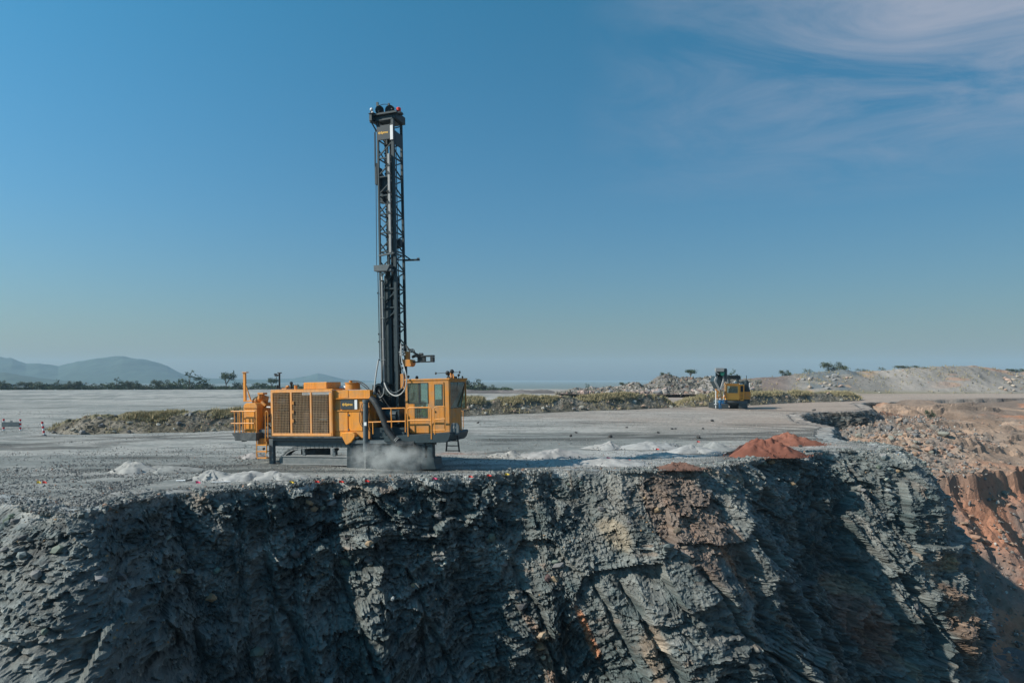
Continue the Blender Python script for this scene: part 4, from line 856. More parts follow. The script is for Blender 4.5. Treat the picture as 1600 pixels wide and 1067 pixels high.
# walkway rails
rail('walkway_rail', [[(597,638.3),(632,637.4),(633.4,638.6),(633.6,675)], [(576,659.5),(633.5,658)], [(611,638),(612,668)], [(582.5,659.5),(583,678)]], .034)
rail('walkway_rail', [[(638,682),(636.6,641),(637.4,638),(639.5,636.9),(670,636.6),(672.6,637.6),(673.6,640),(674.3,686)], [(637,656.9),(673.8,656.3)]], .036)
rail('walkway_rail', [[(679.5,679),(678.7,639),(679.4,636.4),(681,635.3),(694,634.6),(695.6,636),(696,672)], [(679,655.5),(696,654)], [(676.5,672),(696,671.5)]], .028)
rail('cab_grab_rail', [[(720.7,642),(723.6,642),(723.8,670),(720.8,672)]], .022, .9)
# machinery at the foot of the mast
pbox('mast_base', 'mast', (584,600), (636,688), 1.6, 3.1, bevel=.03)
part('hose_reel', 'mast', lambda b: (b.tube([L3(592,606,.9), L3(592,606,1.2)], .26, 18), b.tube([L3(600,600,1.0), L3(600,600,1.3)], .2, 14)), bevel=0)
part('winch', 'mast', lambda b: (b.tube([L3(600,650,.6), L3(622,650,.6)], .32, 16), bx(b, (598,640), (601,662), .4, 1.3), bx(b, (621,640), (624,662), .4, 1.3), bx(b, (578,668), (636,684), .4, 1.6)), bevel=.01)
pbox('orange_bracket', 'yellow2', (578,640), (588,676), .8, 1.2, label='orange upright bracket behind the hose')
part('valve_box', 'yellow2', lambda b: (bx(b, (579,617), (586,623), .5, .8)), bevel=.01)
part('suction_hose', 'black', lambda b: b.tube(spline([L3(580,622,.3), L3(587,630,.2), L3(594,643,.1), L3(600,657,.05), L3(605.5,671,.0), L3(613,683,-.05), L3(622,691,-.05), L3(634,694.5,.0), L3(648,693,.1)], 10), .185, 14), bevel=0, smooth=True)
for k_ in (0, 1): part('hose_clamp', 'hose_white', lambda b: b.tube([L3(618.5+k_*2,686.5+k_*1.4,-.05), L3(619.1+k_*2,687.0+k_*1.4,-.05)], .195, 16), bevel=0)
part('hanging_cable', 'black', lambda b: [b.tube(spline([L3(566+i,630,.15), L3(561.5+i,650,.1), L3(563+i,662,.1), L3(568+i,668,.1)]), .022, 6) for i in (0, 2.5)], bevel=0, smooth=True)
part('clutter_hose', 'black', lambda b: [b.tube(spline([L3(586+random.uniform(-4, 6), 600+random.uniform(0, 10), .9), L3(590+random.uniform(-8, 8), 618+random.uniform(-4, 8), .7), L3(598+random.uniform(-8, 10), 630+random.uniform(-4, 8), .6), L3(606+random.uniform(-8, 16), 642+random.uniform(-4, 10), .6)]), .03, 6) for i in range(12)], bevel=0, smooth=True)

# ---------------- mast
YM, YB = 1.25, 2.30
def chord(name, xa, xb, y, m='mast', w=.11, top=186, bot=690):
    """xa at photo row 200, xb at row 560, measured on the chord"""
    f = lambda py: xa+(xb-xa)*(py-200)/360.
    p0, p1 = L3(f(top), top, y), L3(f(bot), bot, y)
    part(name, m, lambda b: b.beam(p0, p1, w, w), bevel=.008); return p0, p1
mast = rig
fl = chord('mast_chord', 590.3, 596.5, YM); fr = chord('mast_chord', 613.6, 620.5, YM, w=.17)
# back chords sit straight behind in the machine's frame
def back(pq): return [Vector((p.x, YB, p.z)) for p in pq]
bl, br = back(fl), back(fr)
for q in (bl, br): part('mast_chord', 'mast', lambda b: b.beam(q[0], q[1], .13), bevel=.008)
zt_, zb_ = fl[0].z, fl[1].z
def on(pq, z): t = (z-pq[1].z)/(pq[0].z-pq[1].z); return pq[1].lerp(pq[0], t)
bay = 1.07; z = zt_-.15; k = 0
while z-bay > 3.2:
    z1 = z-bay; zm = (z+z1)/2
    part('mast_brace', 'mast', lambda b: (b.beam(on(fr, z), on(br, z), .07), b.beam(on(fr, zm), on(br, z)-Vector((0, 0, .05)), .06), b.beam(on(fr, zm), on(br, z1)+Vector((0, 0, .05)), .06)), bevel=0)
    part('mast_brace', 'mast', lambda b: (b.beam(on(fl, z), on(bl, z), .06), b.beam(on(fl, zm), on(bl, z1), .05)), bevel=0)
    if z > 8.2:
        part('mast_brace', 'mast', lambda b: (b.beam(on(fl, z), on(fr, z), .065), b.beam(on(fl, z1)+Vector((0, 0, .1)), on(fr, z)-Vector((0, 0, .15)), .06)), bevel=0)
        if 3 < k < 6: part('mast_brace', 'mast', lambda b: b.beam(on(fr, z1)+Vector((0, 0, .1)), on(fl, z)-Vector((0, 0, .15)), .05), bevel=0)
    z = z1; k += 1
# rear guide panel in segments with open slots, chains, inner pipes
def mpt(u, y, py):
    """u 0..1 across the mast front at photo row py"""
    _, z = L(600, py, YM); a, b = on(fl, z), on(fr, z); p = a.lerp(b, u); p.y = y; return p
part('feed_chain', 'black', lambda b: [b.tube([mpt(u, y, 200), mpt(u, y, 640)], r, 6) for u, y, r in ((.30, 1.6, .035), (.52, 1.8, .035), (.66, 1.5, .045), (.84, 1.9, .03), (.42, 2.1, .05))], bevel=0)
part('drill_pipe', 'mast', lambda b: b.tube([mpt(.58, 1.75, 250), mpt(.58, 1.75, 700)], .13, 14), bevel=0, smooth=True)
part('drill_string', 'mast', lambda b: b.tube([mpt(.5, 1.75, 690), mpt(.5, 1.75, 741)], .13, 14), bevel=0, smooth=True)
part('pipe_carousel', 'mast', lambda b: [b.tube([mpt(u, y, 430), mpt(u, y, 600)], .11, 12) for u, y in ((.20, 1.55), (.80, 1.6), (.35, 2.0), (.72, 2.05), (.5, 1.5))], bevel=0, smooth=True)
def links(b, u, y, p0, p1, dp):
    py = p0
    while py < p1:
        p, q = mpt(u, y, py), mpt(u, y, py+dp*.62); b.beam(p+Vector((.035*math.sin(py), 0, 0)), q+Vector((.035*math.sin(py+1), 0, 0)), .07, .05); py += dp
part('chain_link_run', 'mast', lambda b: (links(b, .33, 1.35, 430, 640, 3.1), links(b, .80, 1.35, 440, 620, 3.3), links(b, .36, 1.45, 225, 395, 4.0), links(b, .58, 1.45, 280, 395, 3.6)), bevel=0)
part('guide_plate', 'mast', lambda b: [bx(b, (c0, r0), (c1, r1), 1.32, 1.36) for c0, c1, r0, r1 in ((597,601,438,600),(603.5,611.5,425,600),(615,618,438,600))], bevel=0)
# cylinder along the right of the front face, coloured pale as if sunlit
part('feed_cylinder', 'mast_lit', lambda b: (b.beam(mpt(.80, 1.08, 243), mpt(.80, 1.08, 397), .15, .12)), bevel=.02)
for py in (262, 274, 304, 320, 336, 367): part('pipe_clip', 'black', lambda b: (b.beam(mpt(.70, 1.02, py), mpt(.95, 1.02, py), .05, .05), b.beam(mpt(.62, 1.0, py-2), mpt(.78, 1.0, py-3), .03, .03)), bevel=0)
part('long_pipe', 'mast_lit', lambda b: b.tube([L3(597.2,440,1.05), L3(600.5,612,1.05)], .062, 10), bevel=0, smooth=True)
part('long_pipe', 'mast_lit', lambda b: b.tube([L3(593.3,438,1.05), L3(596.3,600,1.05)], .035, 8), bevel=0, smooth=True)
part('long_cable', 'black', lambda b: b.tube([L3(590.3,425,1.0), L3(593.2,560,1.0)], .025, 6), bevel=0)
part('side_cable', 'mast', lambda b: (b.tube([L3(586.2,200,1.3), L3(587.2,255,1.3), L3(588.5,420,1.3)], .022, 6), b.tube([L3(585.3,207,1.2), L3(585.8,260,1.2)], .03, 6)), bevel=0)
part('side_bracket', 'mast', lambda b: (bx(b, (585.5,255), (588.5,288), 1.2, 1.5), b.beam(L3(587,270,1.3), L3(591,277,1.3), .08), b.beam(L3(587,284,1.3), L3(591,290,1.3), .08)), bevel=0)
for py in (458, 522, 534, 562): part('cable_clamp', 'black', lambda b: b.ball(L3(590.5+(py-458)*.02, py, 1.0), .055), bevel=0)
for py in (465, 497, 530, 562): part('pipe_clip', 'mast_lit', lambda b: b.beam(L3(594+(py-465)*.02, py, .98), L3(600+(py-465)*.02, py, .98), .03), bevel=0)
part('mast_head_block', 'mast', lambda b: (bx(b, (577,179.5), (613,189), YM-.1, YM+.1), bx(b, (578,175), (618,187), YM-.08, YB+.1), bx(b, (612,180), (620,191), YB-.25, YB+.1), bx(b, (576.5,179), (581,189), YM-.4, YM+.1)), bevel=.02)
part('head_plate', 'mast', lambda b: (bx(b, (577,176), (619.5,178.5), YM-.25, YM-.05)), bevel=.01)
for cxp, w_ in ((593, 7.0), (609, 7.6)):
    sh = part('sheave', 'mast', lambda b: (b.tube([L3(cxp,172.5,YM), L3(cxp,172.5,YM+.10)], w_/28., 22), b.tube([L3(cxp,172.5,YM+.16), L3(cxp,172.5,YM+.26)], w_/28., 22), b.tube([L3(cxp,172.5,YM-.08), L3(cxp,172.5,YM+.35)], .07, 10)), bevel=0)
part('sheave_guard', 'mast', lambda b: (bx(b, (587.7,159.8), (590.6,166), YM, YM+.08), b.beam(L3(592,164.5,YM), L3(592,175,YM), .09), b.beam(L3(607.5,161.5,YM), L3(607.5,175,YM), .09), b.beam(L3(608,168,YM), L3(613,171,YM), .06), b.tube(spline([L3(592,165.5,YM), L3(599,163.3,YM), L3(607,163.8,YM), L3(613,166,YM), L3(618,171,YM)]), .018, 6)), bevel=0)
part('mast_lamp', 'white', lambda b: (b.ball(L3(580.5,171.5,YM-.2), .10), b.ball(L3(582,176,YM-.2), .07)), bevel=0, smooth=True)
part('lamp_bracket', 'black', lambda b: (bx(b, (575.5,176.3), (584,177.3), YM-.35, YM-.15), b.beam(L3(579,176,YM-.2), L3(582,169,YM-.2), .05)), bevel=0)
part('mast_brace', 'mast', lambda b: (b.beam(L3(579,189,YM-.2), L3(588.5,206,YM), .07), b.beam(L3(588,192,YM), L3(590,205,YM), .05)), bevel=0)
part('beacon_lamp', 'beacon', lambda b: (b.tube([L3(622.8,174,YM+.3), L3(622.8,169.2,YM+.3)], .13, 14), b.tube([L3(622.8,169.2,YM+.3), L3(622.8,168.2,YM+.3)], [.13, .08], 14)), bevel=0, smooth=True)
pbox('beacon_base', 'mast', (620,174), (626,177), YM+.15, YM+.5, bevel=.01)
ms = pbox('mast_sign', 'sign', (589.8,195.5), (608.6,218.2), YM-.14, YM-.08, bevel=.005, label='dark mast sign with a yellow emblem and lettering')
pbox('sign_stripe', 'white', (609.2,195.3), (613.6,218), YM-.14, YM-.08, ms, bevel=0)
xl, zl = L(592.6, 208.2, YM-.15); maker_logo(xl, zl, YM-.145, .14, ms)
pbox('rear_sign', 'mast', (600,204), (615,226), YB, YB+.06, bevel=.005)
pbox('side_sign', 'mast', (616.6,204), (617.4,226), YM+.1, YB-.1, bevel=.005)
part('rotary_head', 'mast', lambda b: (bx(b, (592,276), (606,300), 1.45, 2.1), b.tube([L3(599,300,1.7), L3(599,318,1.7)], .18, 14), bx(b, (590,262), (594,290), 1.3, 1.6)), bevel=.02)
# work platform half way up and its parts
part('mast_catwalk', 'grey', lambda b: (b.beam(mpt(0, 1.1, 400), mpt(1.0, 1.1, 397.5), .10), b.beam(mpt(1.0, 1.1, 397.5), on(br, mpt(1, 1, 397.5).z), .08)), bevel=.01)
part('outrigger_arm', 'mast', lambda b: (b.beam(L3(630,406.8,2.2), L3(655.5,406,2.2), .10), b.beam(L3(632,399,2.2), L3(641,405.5,2.2), .07), b.beam(on(fr, L(620,406,YM)[1]), L3(631,406.5,2.2), .07), b.tube([L3(652,404.2,2.2), L3(655,404,2.2)], .05, 8)), bevel=0)
part('hose_guide_box', 'grey', lambda b: (b.prism([L(583.6,414.8,.7), L(609,413,.7), L(604.5,423.3,.7), L(584,423.8,.7)], .7, 1.15), bx(b, (604,420), (611,423.6), .75, 1.1)), bevel=.01, label='pale grey guide box half way up the mast')
part('hose_guide_fitting', 'hose_white', lambda b: (b.ball(L3(597,429,1.0), .09), b.beam(L3(593,427,1.0), L3(603,427.5,1.0), .06), b.beam(L3(596,427,1.0), L3(597,438,1.0), .08)), bevel=0)
part('gusset', 'mast', lambda b: (b.prism([L(620.5,374.5,2.1), L(628,374.5,2.1), L(628,386,2.1), L(621,389,2.1)], 1.9, 2.15)), bevel=0)
# hoses hanging off the mast
part('hose_loop', 'hose_white', lambda b: b.tube(spline([L3(627,540,1.0), L3(627.5,560,.9), L3(631,573,.8), L3(634.6,587,.6), L3(634.4,602,.5), L3(629,613,.45), L3(620,618.4,.45), L3(611,615.5,.5), L3(604.5,608,.6), L3(600.5,598,.8)], 8), .035, 8), bevel=0, smooth=True)
part('hose_loop', 'grey', lambda b: b.tube(spline([L3(625,545,1.1), L3(625,565,1.0), L3(628,577,.9), L3(631,590,.8), L3(629,605,.7), L3(618,613,.7), L3(610,611,.7), L3(603,602,.8)], 8), .03, 8), bevel=0, smooth=True)
part('strut_pipe', 'hose_white', lambda b: b.tube([L3(591.2,563,.8), L3(587.5,585,.8), L3(584,616,.7)], .045, 8), bevel=0, smooth=True)
part('hose_coil', 'mast', lambda b: [b.tube(spline([L3(590+math.cos(a)*6+2, 609+math.sin(a)*8, .7+i*.05) for a in np.linspace(0, 6.28, 12)], 3), .025, 6, caps=False) for i in range(3)], bevel=0, smooth=True)
part('clutter_hose', 'hose_white', lambda b: b.tube(spline([L3(600,606,.6), L3(598.5,616,.6), L3(594,621,.6), L3(590,618,.6)]), .022, 6), bevel=0, smooth=True)
# pipe-handling arm
part('tong_mount', 'yellow2', lambda b: (b.prism([L(631,561.8,1.6), L(644.5,561.8,1.6), L(646.5,565.5,1.6), L(645,571,1.6), L(642.5,573,1.6), L(632,572,1.6)], 1.4, 1.9), bx(b, (633,549), (637.5,562), 1.5, 1.8), bx(b, (625.5,584), (631.5,607), 1.1, 1.4)), bevel=.015)
part('tong_arm', 'black', lambda b: (bx(b, (648,555), (676.5,557.5), 1.5, 1.75), bx(b, (645,564.5), (676.5,566.2), 1.5, 1.75), bx(b, (672,557.5), (676.5,564.5), 1.5, 1.75), bx(b, (652,556), (664,565), 1.55, 1.7), b.tube([L3(644,558,1.5), L3(652,554,1.5)], .09, 8), b.tube([L3(655,553.6,1.6), L3(661,553.6,1.6)], .08, 8)), bevel=.008)
part('tong_hose', 'black', lambda b: [b.tube(spline([L3(628+i*2, 538+i*3, 1.5), L3(636+i, 541+i*2, 1.4), L3(640+i*2, 549-i, 1.4), L3(648+i, 551+i*2, 1.4), L3(656, 555+i, 1.5)]), .028, 6) for i in range(4)], bevel=0, smooth=True)
part('valve_bank', 'mast_lit', lambda b: (bx(b, (623,549), (632,551), 1.0, 1.1), bx(b, (624,553), (633,555), 1.0, 1.1), b.tube([L3(626.5,536,1.05), L3(626.5,556,1.05)], .04, 8), b.tube([L3(630.5,540,1.05), L3(630.5,556,1.05)], .035, 8)), bevel=0)

# ---------------- cab
YC = .75
zb = L(668, 676, YC)[1]; zt = L(668, 594.3, YC)[1]; zr = L(668, 591.6, YC)[1]; zm = L(700, 640, YC)[1]
xA = L(634.5, 640, YC)[0]; xB = L(702, 640, YC)[0]; yC = 2.45; xCm = L(720.5, 645, yC)[0]; xCt = L(727.6, 596, yC)[0]; yD = 2.5
cabm = 'yellow2'
def hole(px0, py0, px1, py1): 
    a = L(px0, (py0+py1)/2, YC)[0]; b = L(px1, (py0+py1)/2, YC)[0]; t = L((px0+px1)/2, py0, YC)[1]; d = L((px0+px1)/2, py1, YC)[1]
    return ((a-xA)/(xB-xA), (d-zb)/(zt-zb), (b-xA)/(xB-xA), (t-zb)/(zt-zb))
cb = MB()
h1 = hole(637.5, 598.6, 669, 630); h2 = hole(648, 630, 669, 653.5); h3 = hole(677.8, 599, 692.6, 634.8)
wall(cb, [(xA, YC, zb), (xB, YC, zb), (xB, YC, zt), (xA, YC, zt)], [h1, h2, h3])
# chamfered corner: lower upright part, upper part leaning outwards
wall(cb, [(xB, YC, zb), (xCm, yC, zb), (xCm, yC, zm), (xB, YC, zm)], [])
Pf = wall(cb, [(xB, YC, zm), (xCm, yC, zm), (xCt, yC, zt), (xB+.02, YC, zt)], [(.06, .03, .97, .93)])
wall(cb, [(xCm, yD, zb), (xA, yD, zb), (xA, yD, zm), (xCm, yD, zm)], [])
Ph = wall(cb, [(xCt, yD, zm), (xA, yD, zm), (xA, yD, zt), (xCt, yD, zt)], [(.03, .02, .48, .95), (.52, .02, .97, .95)])
wall(cb, [(xA, yD, zb), (xA, YC, zb), (xA, YC, zt), (xA, yD, zt)], [(.15, .45, .85, .93)])
cb.add([(xA, YC, zb), (xB, YC, zb), (xCm, yC, zb), (xCm, yD, zb), (xA, yD, zb)], [(0, 1, 2, 3, 4)])
cab = cb.build('cab', MT[cabm], rig); solid(cab, .05)
part('cab_roof', cabm, lambda b: b.prismz([(xA-.05, YC-.06), (xB+.08, YC-.06), (xCt+.06, yC-.05), (xCt+.08, yD+.05), (xA-.05, yD+.05)], zt-.01, zr), cab, bevel=.02)
def pane(name, pts, parent=cab):
    o = MB().add(pts, [(0, 1, 2, 3)]).build(name, MT['glass'], parent); solid(o, .012); return o
def hp(h, y): 
    x0, x1 = xA+(xB-xA)*h[0], xA+(xB-xA)*h[2]; z0, z1 = zb+(zt-zb)*h[1], zb+(zt-zb)*h[3]; return [(x0, y, z0), (x1, y, z0), (x1, y, z1), (x0, y, z1)]
def frame_of(h, y, parent, t=.03):
    p = hp(h, y); b = MB()
    for i in range(4): b.beam(p[i], p[(i+1) % 4], t, t)
    return b
wl = 'window_pane'
pane(wl, hp(h1, YC)); pane(wl, hp(h2, YC)); frame_of(h1, YC-.03, cab).build('window_seal', MT['black'], cab)
pane(wl, [Pf(.06, .03), Pf(.97, .03), Pf(.97, .93), Pf(.06, .93)])
pane(wl, [Ph(.03, .02), Ph(.48, .02), Ph(.48, .95), Ph(.03, .95)]); pane(wl, [Ph(.52, .02), Ph(.97, .02), Ph(.97, .95), Ph(.52, .95)])
pane(wl, [(xA, YC+.3, zb+1.2), (xA, yD-.3, zb+1.2), (xA, yD-.3, zt-.2), (xA, YC+.3, zt-.2)])
b = MB()
for i, (u, v) in enumerate(((.06, .03), (.97, .03), (.97, .93), (.06, .93))): b.beam(Pf(u, v), Pf(*((.06, .03), (.97, .03), (.97, .93), (.06, .93))[(i+1) % 4]), .035)
b.build('window_seal', MT['black'], cab)
part('window_mullion', 'black', lambda b: bx(b, (654,599), (656.4,630), YC-.02, YC+.03), cab, bevel=0)
part('wiper', 'black', lambda b: (b.beam(Pf(.55, .98)-Vector((0, .05, 0)), Pf(.45, .45)-Vector((-.02, .06, 0)), .025), b.beam(Pf(.58, .75)-Vector((0, .07, 0)), Pf(.28, .12)-Vector((0, .07, 0)), .03)), cab, bevel=0)
dr = solid(MB().build('x', None), .01); bpy.data.objects.remove(dr)
db = MB(); xd0, zd1 = L(676.2, 597, YC-.04); xd1, zd0 = L(694.6, 671.5, YC-.04)
hh = ((L(678.8,610,YC-.04)[0]-xd0)/(xd1-xd0), (L(685,634,YC-.04)[1]-zd0)/(zd1-zd0), (L(691.8,610,YC-.04)[0]-xd0)/(xd1-xd0), (L(685,600.4,YC-.04)[1]-zd0)/(zd1-zd0))
wall(db, [(xd0, YC-.045, zd0), (xd1, YC-.045, zd0), (xd1, YC-.045, zd1), (xd0, YC-.045, zd1)], [hh])
door = db.build('door', MT[cabm], cab); solid(door, .035)
Pd = lambda u, v: (xd0+(xd1-xd0)*u, YC-.045, zd0+(zd1-zd0)*v)
pane('door_glass', [Pd(hh[0], hh[1]), Pd(hh[2], hh[1]), Pd(hh[2], hh[3]), Pd(hh[0], hh[3])], door)
b = MB(); q = [Pd(hh[0], hh[1]), Pd(hh[2], hh[1]), Pd(hh[2], hh[3]), Pd(hh[0], hh[3])]; [b.beam(q[i], q[(i+1) % 4], .035) for i in range(4)]; b.build('door_seal', MT['black'], door)
part('door_handle', 'black', lambda b: bx(b, (678,642), (680.5,644), YC-.1, YC-.06), door, bevel=0)
# interior
part('operator_seat', 'black', lambda b: (bx(b, (657,656), (671,661), YC+.2, YC+.75), bx(b, (670.5,628), (673.5,657), YC+.2, YC+.75), bx(b, (661,661), (667,676), YC+.3, YC+.6)), cab, bevel=.04)
part('control_console', 'black', lambda b: (bx(b, (641,627), (655,634), YC+.5, YC+1.2), bx(b, (641,614), (646,626), YC+.5, YC+.8), bx(b, (680,624), (687,640), YC+.4, YC+.9), b.tube([L3(649,634,YC+.7), L3(649,668,YC+.7)], .12, 8)), cab, bevel=.02)
# things on the cab roof
part('roof_antenna', 'black', lambda b: (b.tube([L3(681,583.3,1.4), L3(718.5,581.3,1.4)], .016, 6), b.tube([L3(680.2,583.3,1.4), L3(681.6,583.3,1.4)], .07, 8), b.tube([L3(717.6,581.4,1.4), L3(719,581.3,1.4)], .07, 8)), cab, bevel=0)
part('air_horn', 'black', lambda b: (b.ball(L3(699.2,582.8,1.3), .13), b.ball(L3(706,580.5,1.3), .13), b.tube([L3(700,588,1.3), L3(703,583,1.3)], .05, 8), b.tube([L3(708,588,1.3), L3(706,582,1.3)], .05, 8), bx(b, (698,588), (711,591.5), 1.2, 1.5)), cab, bevel=0, smooth=True)
for a_, c_, r_ in ((638, 588.4, .08), (651.3, 589.8, .10), (716.5, 586, .08), (722.5, 589, .06)): part('roof_light', 'black', lambda b: (b.ball(L3(a_,c_,1.2), r_), b.tube([L3(a_,c_,1.2), L3(a_,592,1.2)], .02, 6)), cab, bevel=0, smooth=True)
part('roof_light_bracket', 'yellow2', lambda b: (b.beam(L3(705,590,1.2), L3(704,583,1.2), .07), b.beam(L3(709,591,1.2), L3(708,584,1.2), .06)), cab, bevel=0)
# access ladder under the cab
part('boarding_ladder', 'black', lambda b: (b.beam(L3(699,683,.9), L3(697.2,705,.9), .07), b.beam(L3(714.5,680,.9), L3(717.8,706,.9), .07)), bevel=0)
for k_, z_ in enumerate((688.5, 696.3, 704)): part('rung', 'black', lambda b: b.beam(L3(698.6-k_*.6, z_, .9), L3(715+k_*1.1, z_, .9), .06, .05), bevel=0)

# ------------------------------------------------------------------ people
def body(joints, edges, root, m, parent=None, name='body'):
    """one skinned surface over a joint skeleton: joints {name: (pos, radius)}"""
    ks = list(joints); me = bpy.data.meshes.new(name); me.from_pydata([joints[k][0] for k in ks], [(ks.index(a), ks.index(b)) for a, b in edges], []); me.materials.append(MT[m])
    o = bpy.data.objects.new(name, me); COL.objects.link(o); o.parent = parent
    bm = bmesh.new(); bm.from_mesh(me); bm.verts.layers.skin.verify(); bm.to_mesh(me); bm.free()
    for i, k in enumerate(ks): r = joints[k][1]; me.skin_vertices[0].data[i].radius = (r, r) if not isinstance(r, tuple) else r; me.skin_vertices[0].data[i].use_root = (k == root)
    sk = o.modifiers.new('skin', 'SKIN'); sk.use_smooth_shade = True; sb = o.modifiers.new('smooth', 'SUBSURF'); sb.levels = 1; sb.render_levels = 1; return o
def hand(mb, w, d, palm_n):
    """palm with four unequal curled fingers and a thumb leaving its side"""
    w, d, n = Vector(w), Vector(d).normalized(), Vector(palm_n).normalized(); s = d.cross(n)
    mb.tube([w, w+d*.05, w+d*.09], [.026, .038, .036], 8)
    for i, ln in enumerate((.070, .080, .076, .058)):
        a = w+d*.085+s*(i-1.5)*.019; mb.tube([a, a+d*ln*.5+n*.008, a+d*ln*.85+n*.028], [.009, .008, .006], 6)
    a = w+d*.03-s*.03; mb.tube([a, a+d*.03-s*.025+n*.01, a+d*.06-s*.028+n*.02], [.011, .010, .007], 6)
def head(mb, c, face, r=.105):
    c = Vector(c); f = Vector(face).normalized(); s = f.cross(Vector((0, 0, 1)))
    mb.ball(c, r, 14, 10, (.86, .92, 1.16)); mb.ball(c+f*r*.95-Vector((0, 0, .015)), .018, 6, 5); mb.ball(c+f*r*.75-Vector((0, 0, .075)), .035, 8, 6)
    for k in (-1, 1): mb.ball(c+s*k*r*.88, .025, 6, 5, (.6, .6, 1.2))
def helmet(mb, c, face):
    c = Vector(c); f = Vector(face).normalized(); n = 16
    for i in range(5):
        pass
    mb.tube([c+Vector((0, 0, .02)), c+Vector((0, 0, .07)), c+Vector((0, 0, .125)), c+Vector((0, 0, .15))], [.125, .12, .085, .02], n); mb.tube([c+Vector((0, 0, .015)), c+Vector((0, 0, .03))], [.145, .14], n)
    mb.box(c.x+f.x*.15-.06, c.x+f.x*.15+.06, c.y+f.y*.15-.05, c.y+f.y*.15+.05, c.z+.015, c.z+.03)
# operator seated in the cab, facing the mast (left)
hipx, hipz = L(665.5, 655, YC+.45); ox, oy, oz = hipx, YC+.45, hipz+.05
op = empty('person'); op.matrix_world = rig_m @ Matrix.Translation((ox, oy, oz)); tag(op, 'drill operator in a yellow-green hi-vis vest seated behind the cab window', 'person')
J = {'pelvis': ((0, 0, 0), .15), 'belly': ((-.02, 0, .2), .14), 'chest': ((-.04, 0, .42), (.19, .13)), 'neck': ((-.05, 0, .58), .06),
     'sl': ((-.04, -.19, .50), .07), 'el': ((-.18, -.24, .27), .05), 'wl': ((-.40, -.18, .26), .035), 'sr': ((-.04, .19, .50), .07), 'er': ((-.18, .24, .27), .05), 'wr': ((-.40, .18, .26), .035)}
body(J, [('pelvis','belly'),('belly','chest'),('chest','neck'),('chest','sl'),('sl','el'),('el','wl'),('chest','sr'),('sr','er'),('er','wr')], 'pelvis', 'vest', op, 'torso')
body({'p': ((0, 0, 0), .14), 'hl': ((-.05, -.1, 0), .11), 'kl': ((-.45, -.12, .02), .075), 'al': ((-.48, -.12, -.42), .05), 'tl': ((-.62, -.12, -.47), .04), 'hr': ((-.05, .1, 0), .11), 'kr': ((-.45, .12, .02), .075), 'ar': ((-.48, .12, -.42), .05), 'tr': ((-.62, .12, -.47), .04)},
     [('p','hl'),('hl','kl'),('kl','al'),('al','tl'),('p','hr'),('hr','kr'),('kr','ar'),('ar','tr')], 'p', 'blue', op, 'trousers')
b = MB(); head(b, (-.07, 0, .76), (-1, 0, 0)); b.tube([(-.05, 0, .56), (-.06, 0, .68)], [.055, .05], 8); hand(b, (-.40, -.18, .26), (-1, 0, -.1), (0, 0, -1)); hand(b, (-.40, .18, .26), (-1, 0, -.1), (0, 0, -1)); b.build('head_and_hands', MT['skin'], op, smooth=True)
b = MB(); helmet(b, Vector((-.07, 0, .79)), (-1, 0, 0)); b.build('hard_hat', MT['white'], op, smooth=True)

# ------------------------------------------------------------------ dust blown out at the drill hole
dc = W2(606, 722, D=36.2); db_ = MB(); db_.ball((0, 0, 0), 1, 20, 12); d_o = db_.build('dust', None); d_o.location = (dc[0], dc[1], .75); d_o.scale = (2.5, 1.2, 1.05)
tag(d_o, 'pale rock dust billowing from the drill hole at the foot of the mast', 'dust', kind='stuff')
dm = bpy.data.materials.new('drill_dust'); dm.use_nodes = True; t = dm.node_tree; t.nodes.clear()
tc = N(t, 'ShaderNodeTexCoord'); ln_ = N(t, 'ShaderNodeVectorMath', operation='LENGTH'); t.links.new(tc.outputs['Object'], ln_.inputs[0])
mpd = N(t, 'ShaderNodeMapping'); mpd.inputs['Scale'].default_value = (2.6, 1.25, 1.15); t.links.new(tc.outputs['Object'], mpd.inputs[0])
nd = N(t, 'ShaderNodeTexNoise', _Scale=1.5, _Detail=5.0, _Roughness=.65); t.links.new(mpd.outputs[0], nd.inputs['Vector'])
fo = M(t, 'SUBTRACT', 1.0, ln_.outputs['Value'], True); den = M(t, 'MULTIPLY', M(t, 'MULTIPLY', M(t, 'SUBTRACT', nd.outputs[0], .43), 5.0, True), M(t, 'MULTIPLY', fo, 3.0))
pvd = N(t, 'ShaderNodeVolumePrincipled', _Anisotropy=.2); pvd.inputs['Color'].default_value = (.86, .90, .90, 1); t.links.new(den, pvd.inputs['Density'])
o = N(t, 'ShaderNodeOutputMaterial'); t.links.new(pvd.outputs[0], o.inputs['Volume']); d_o.data.materials.append(dm)

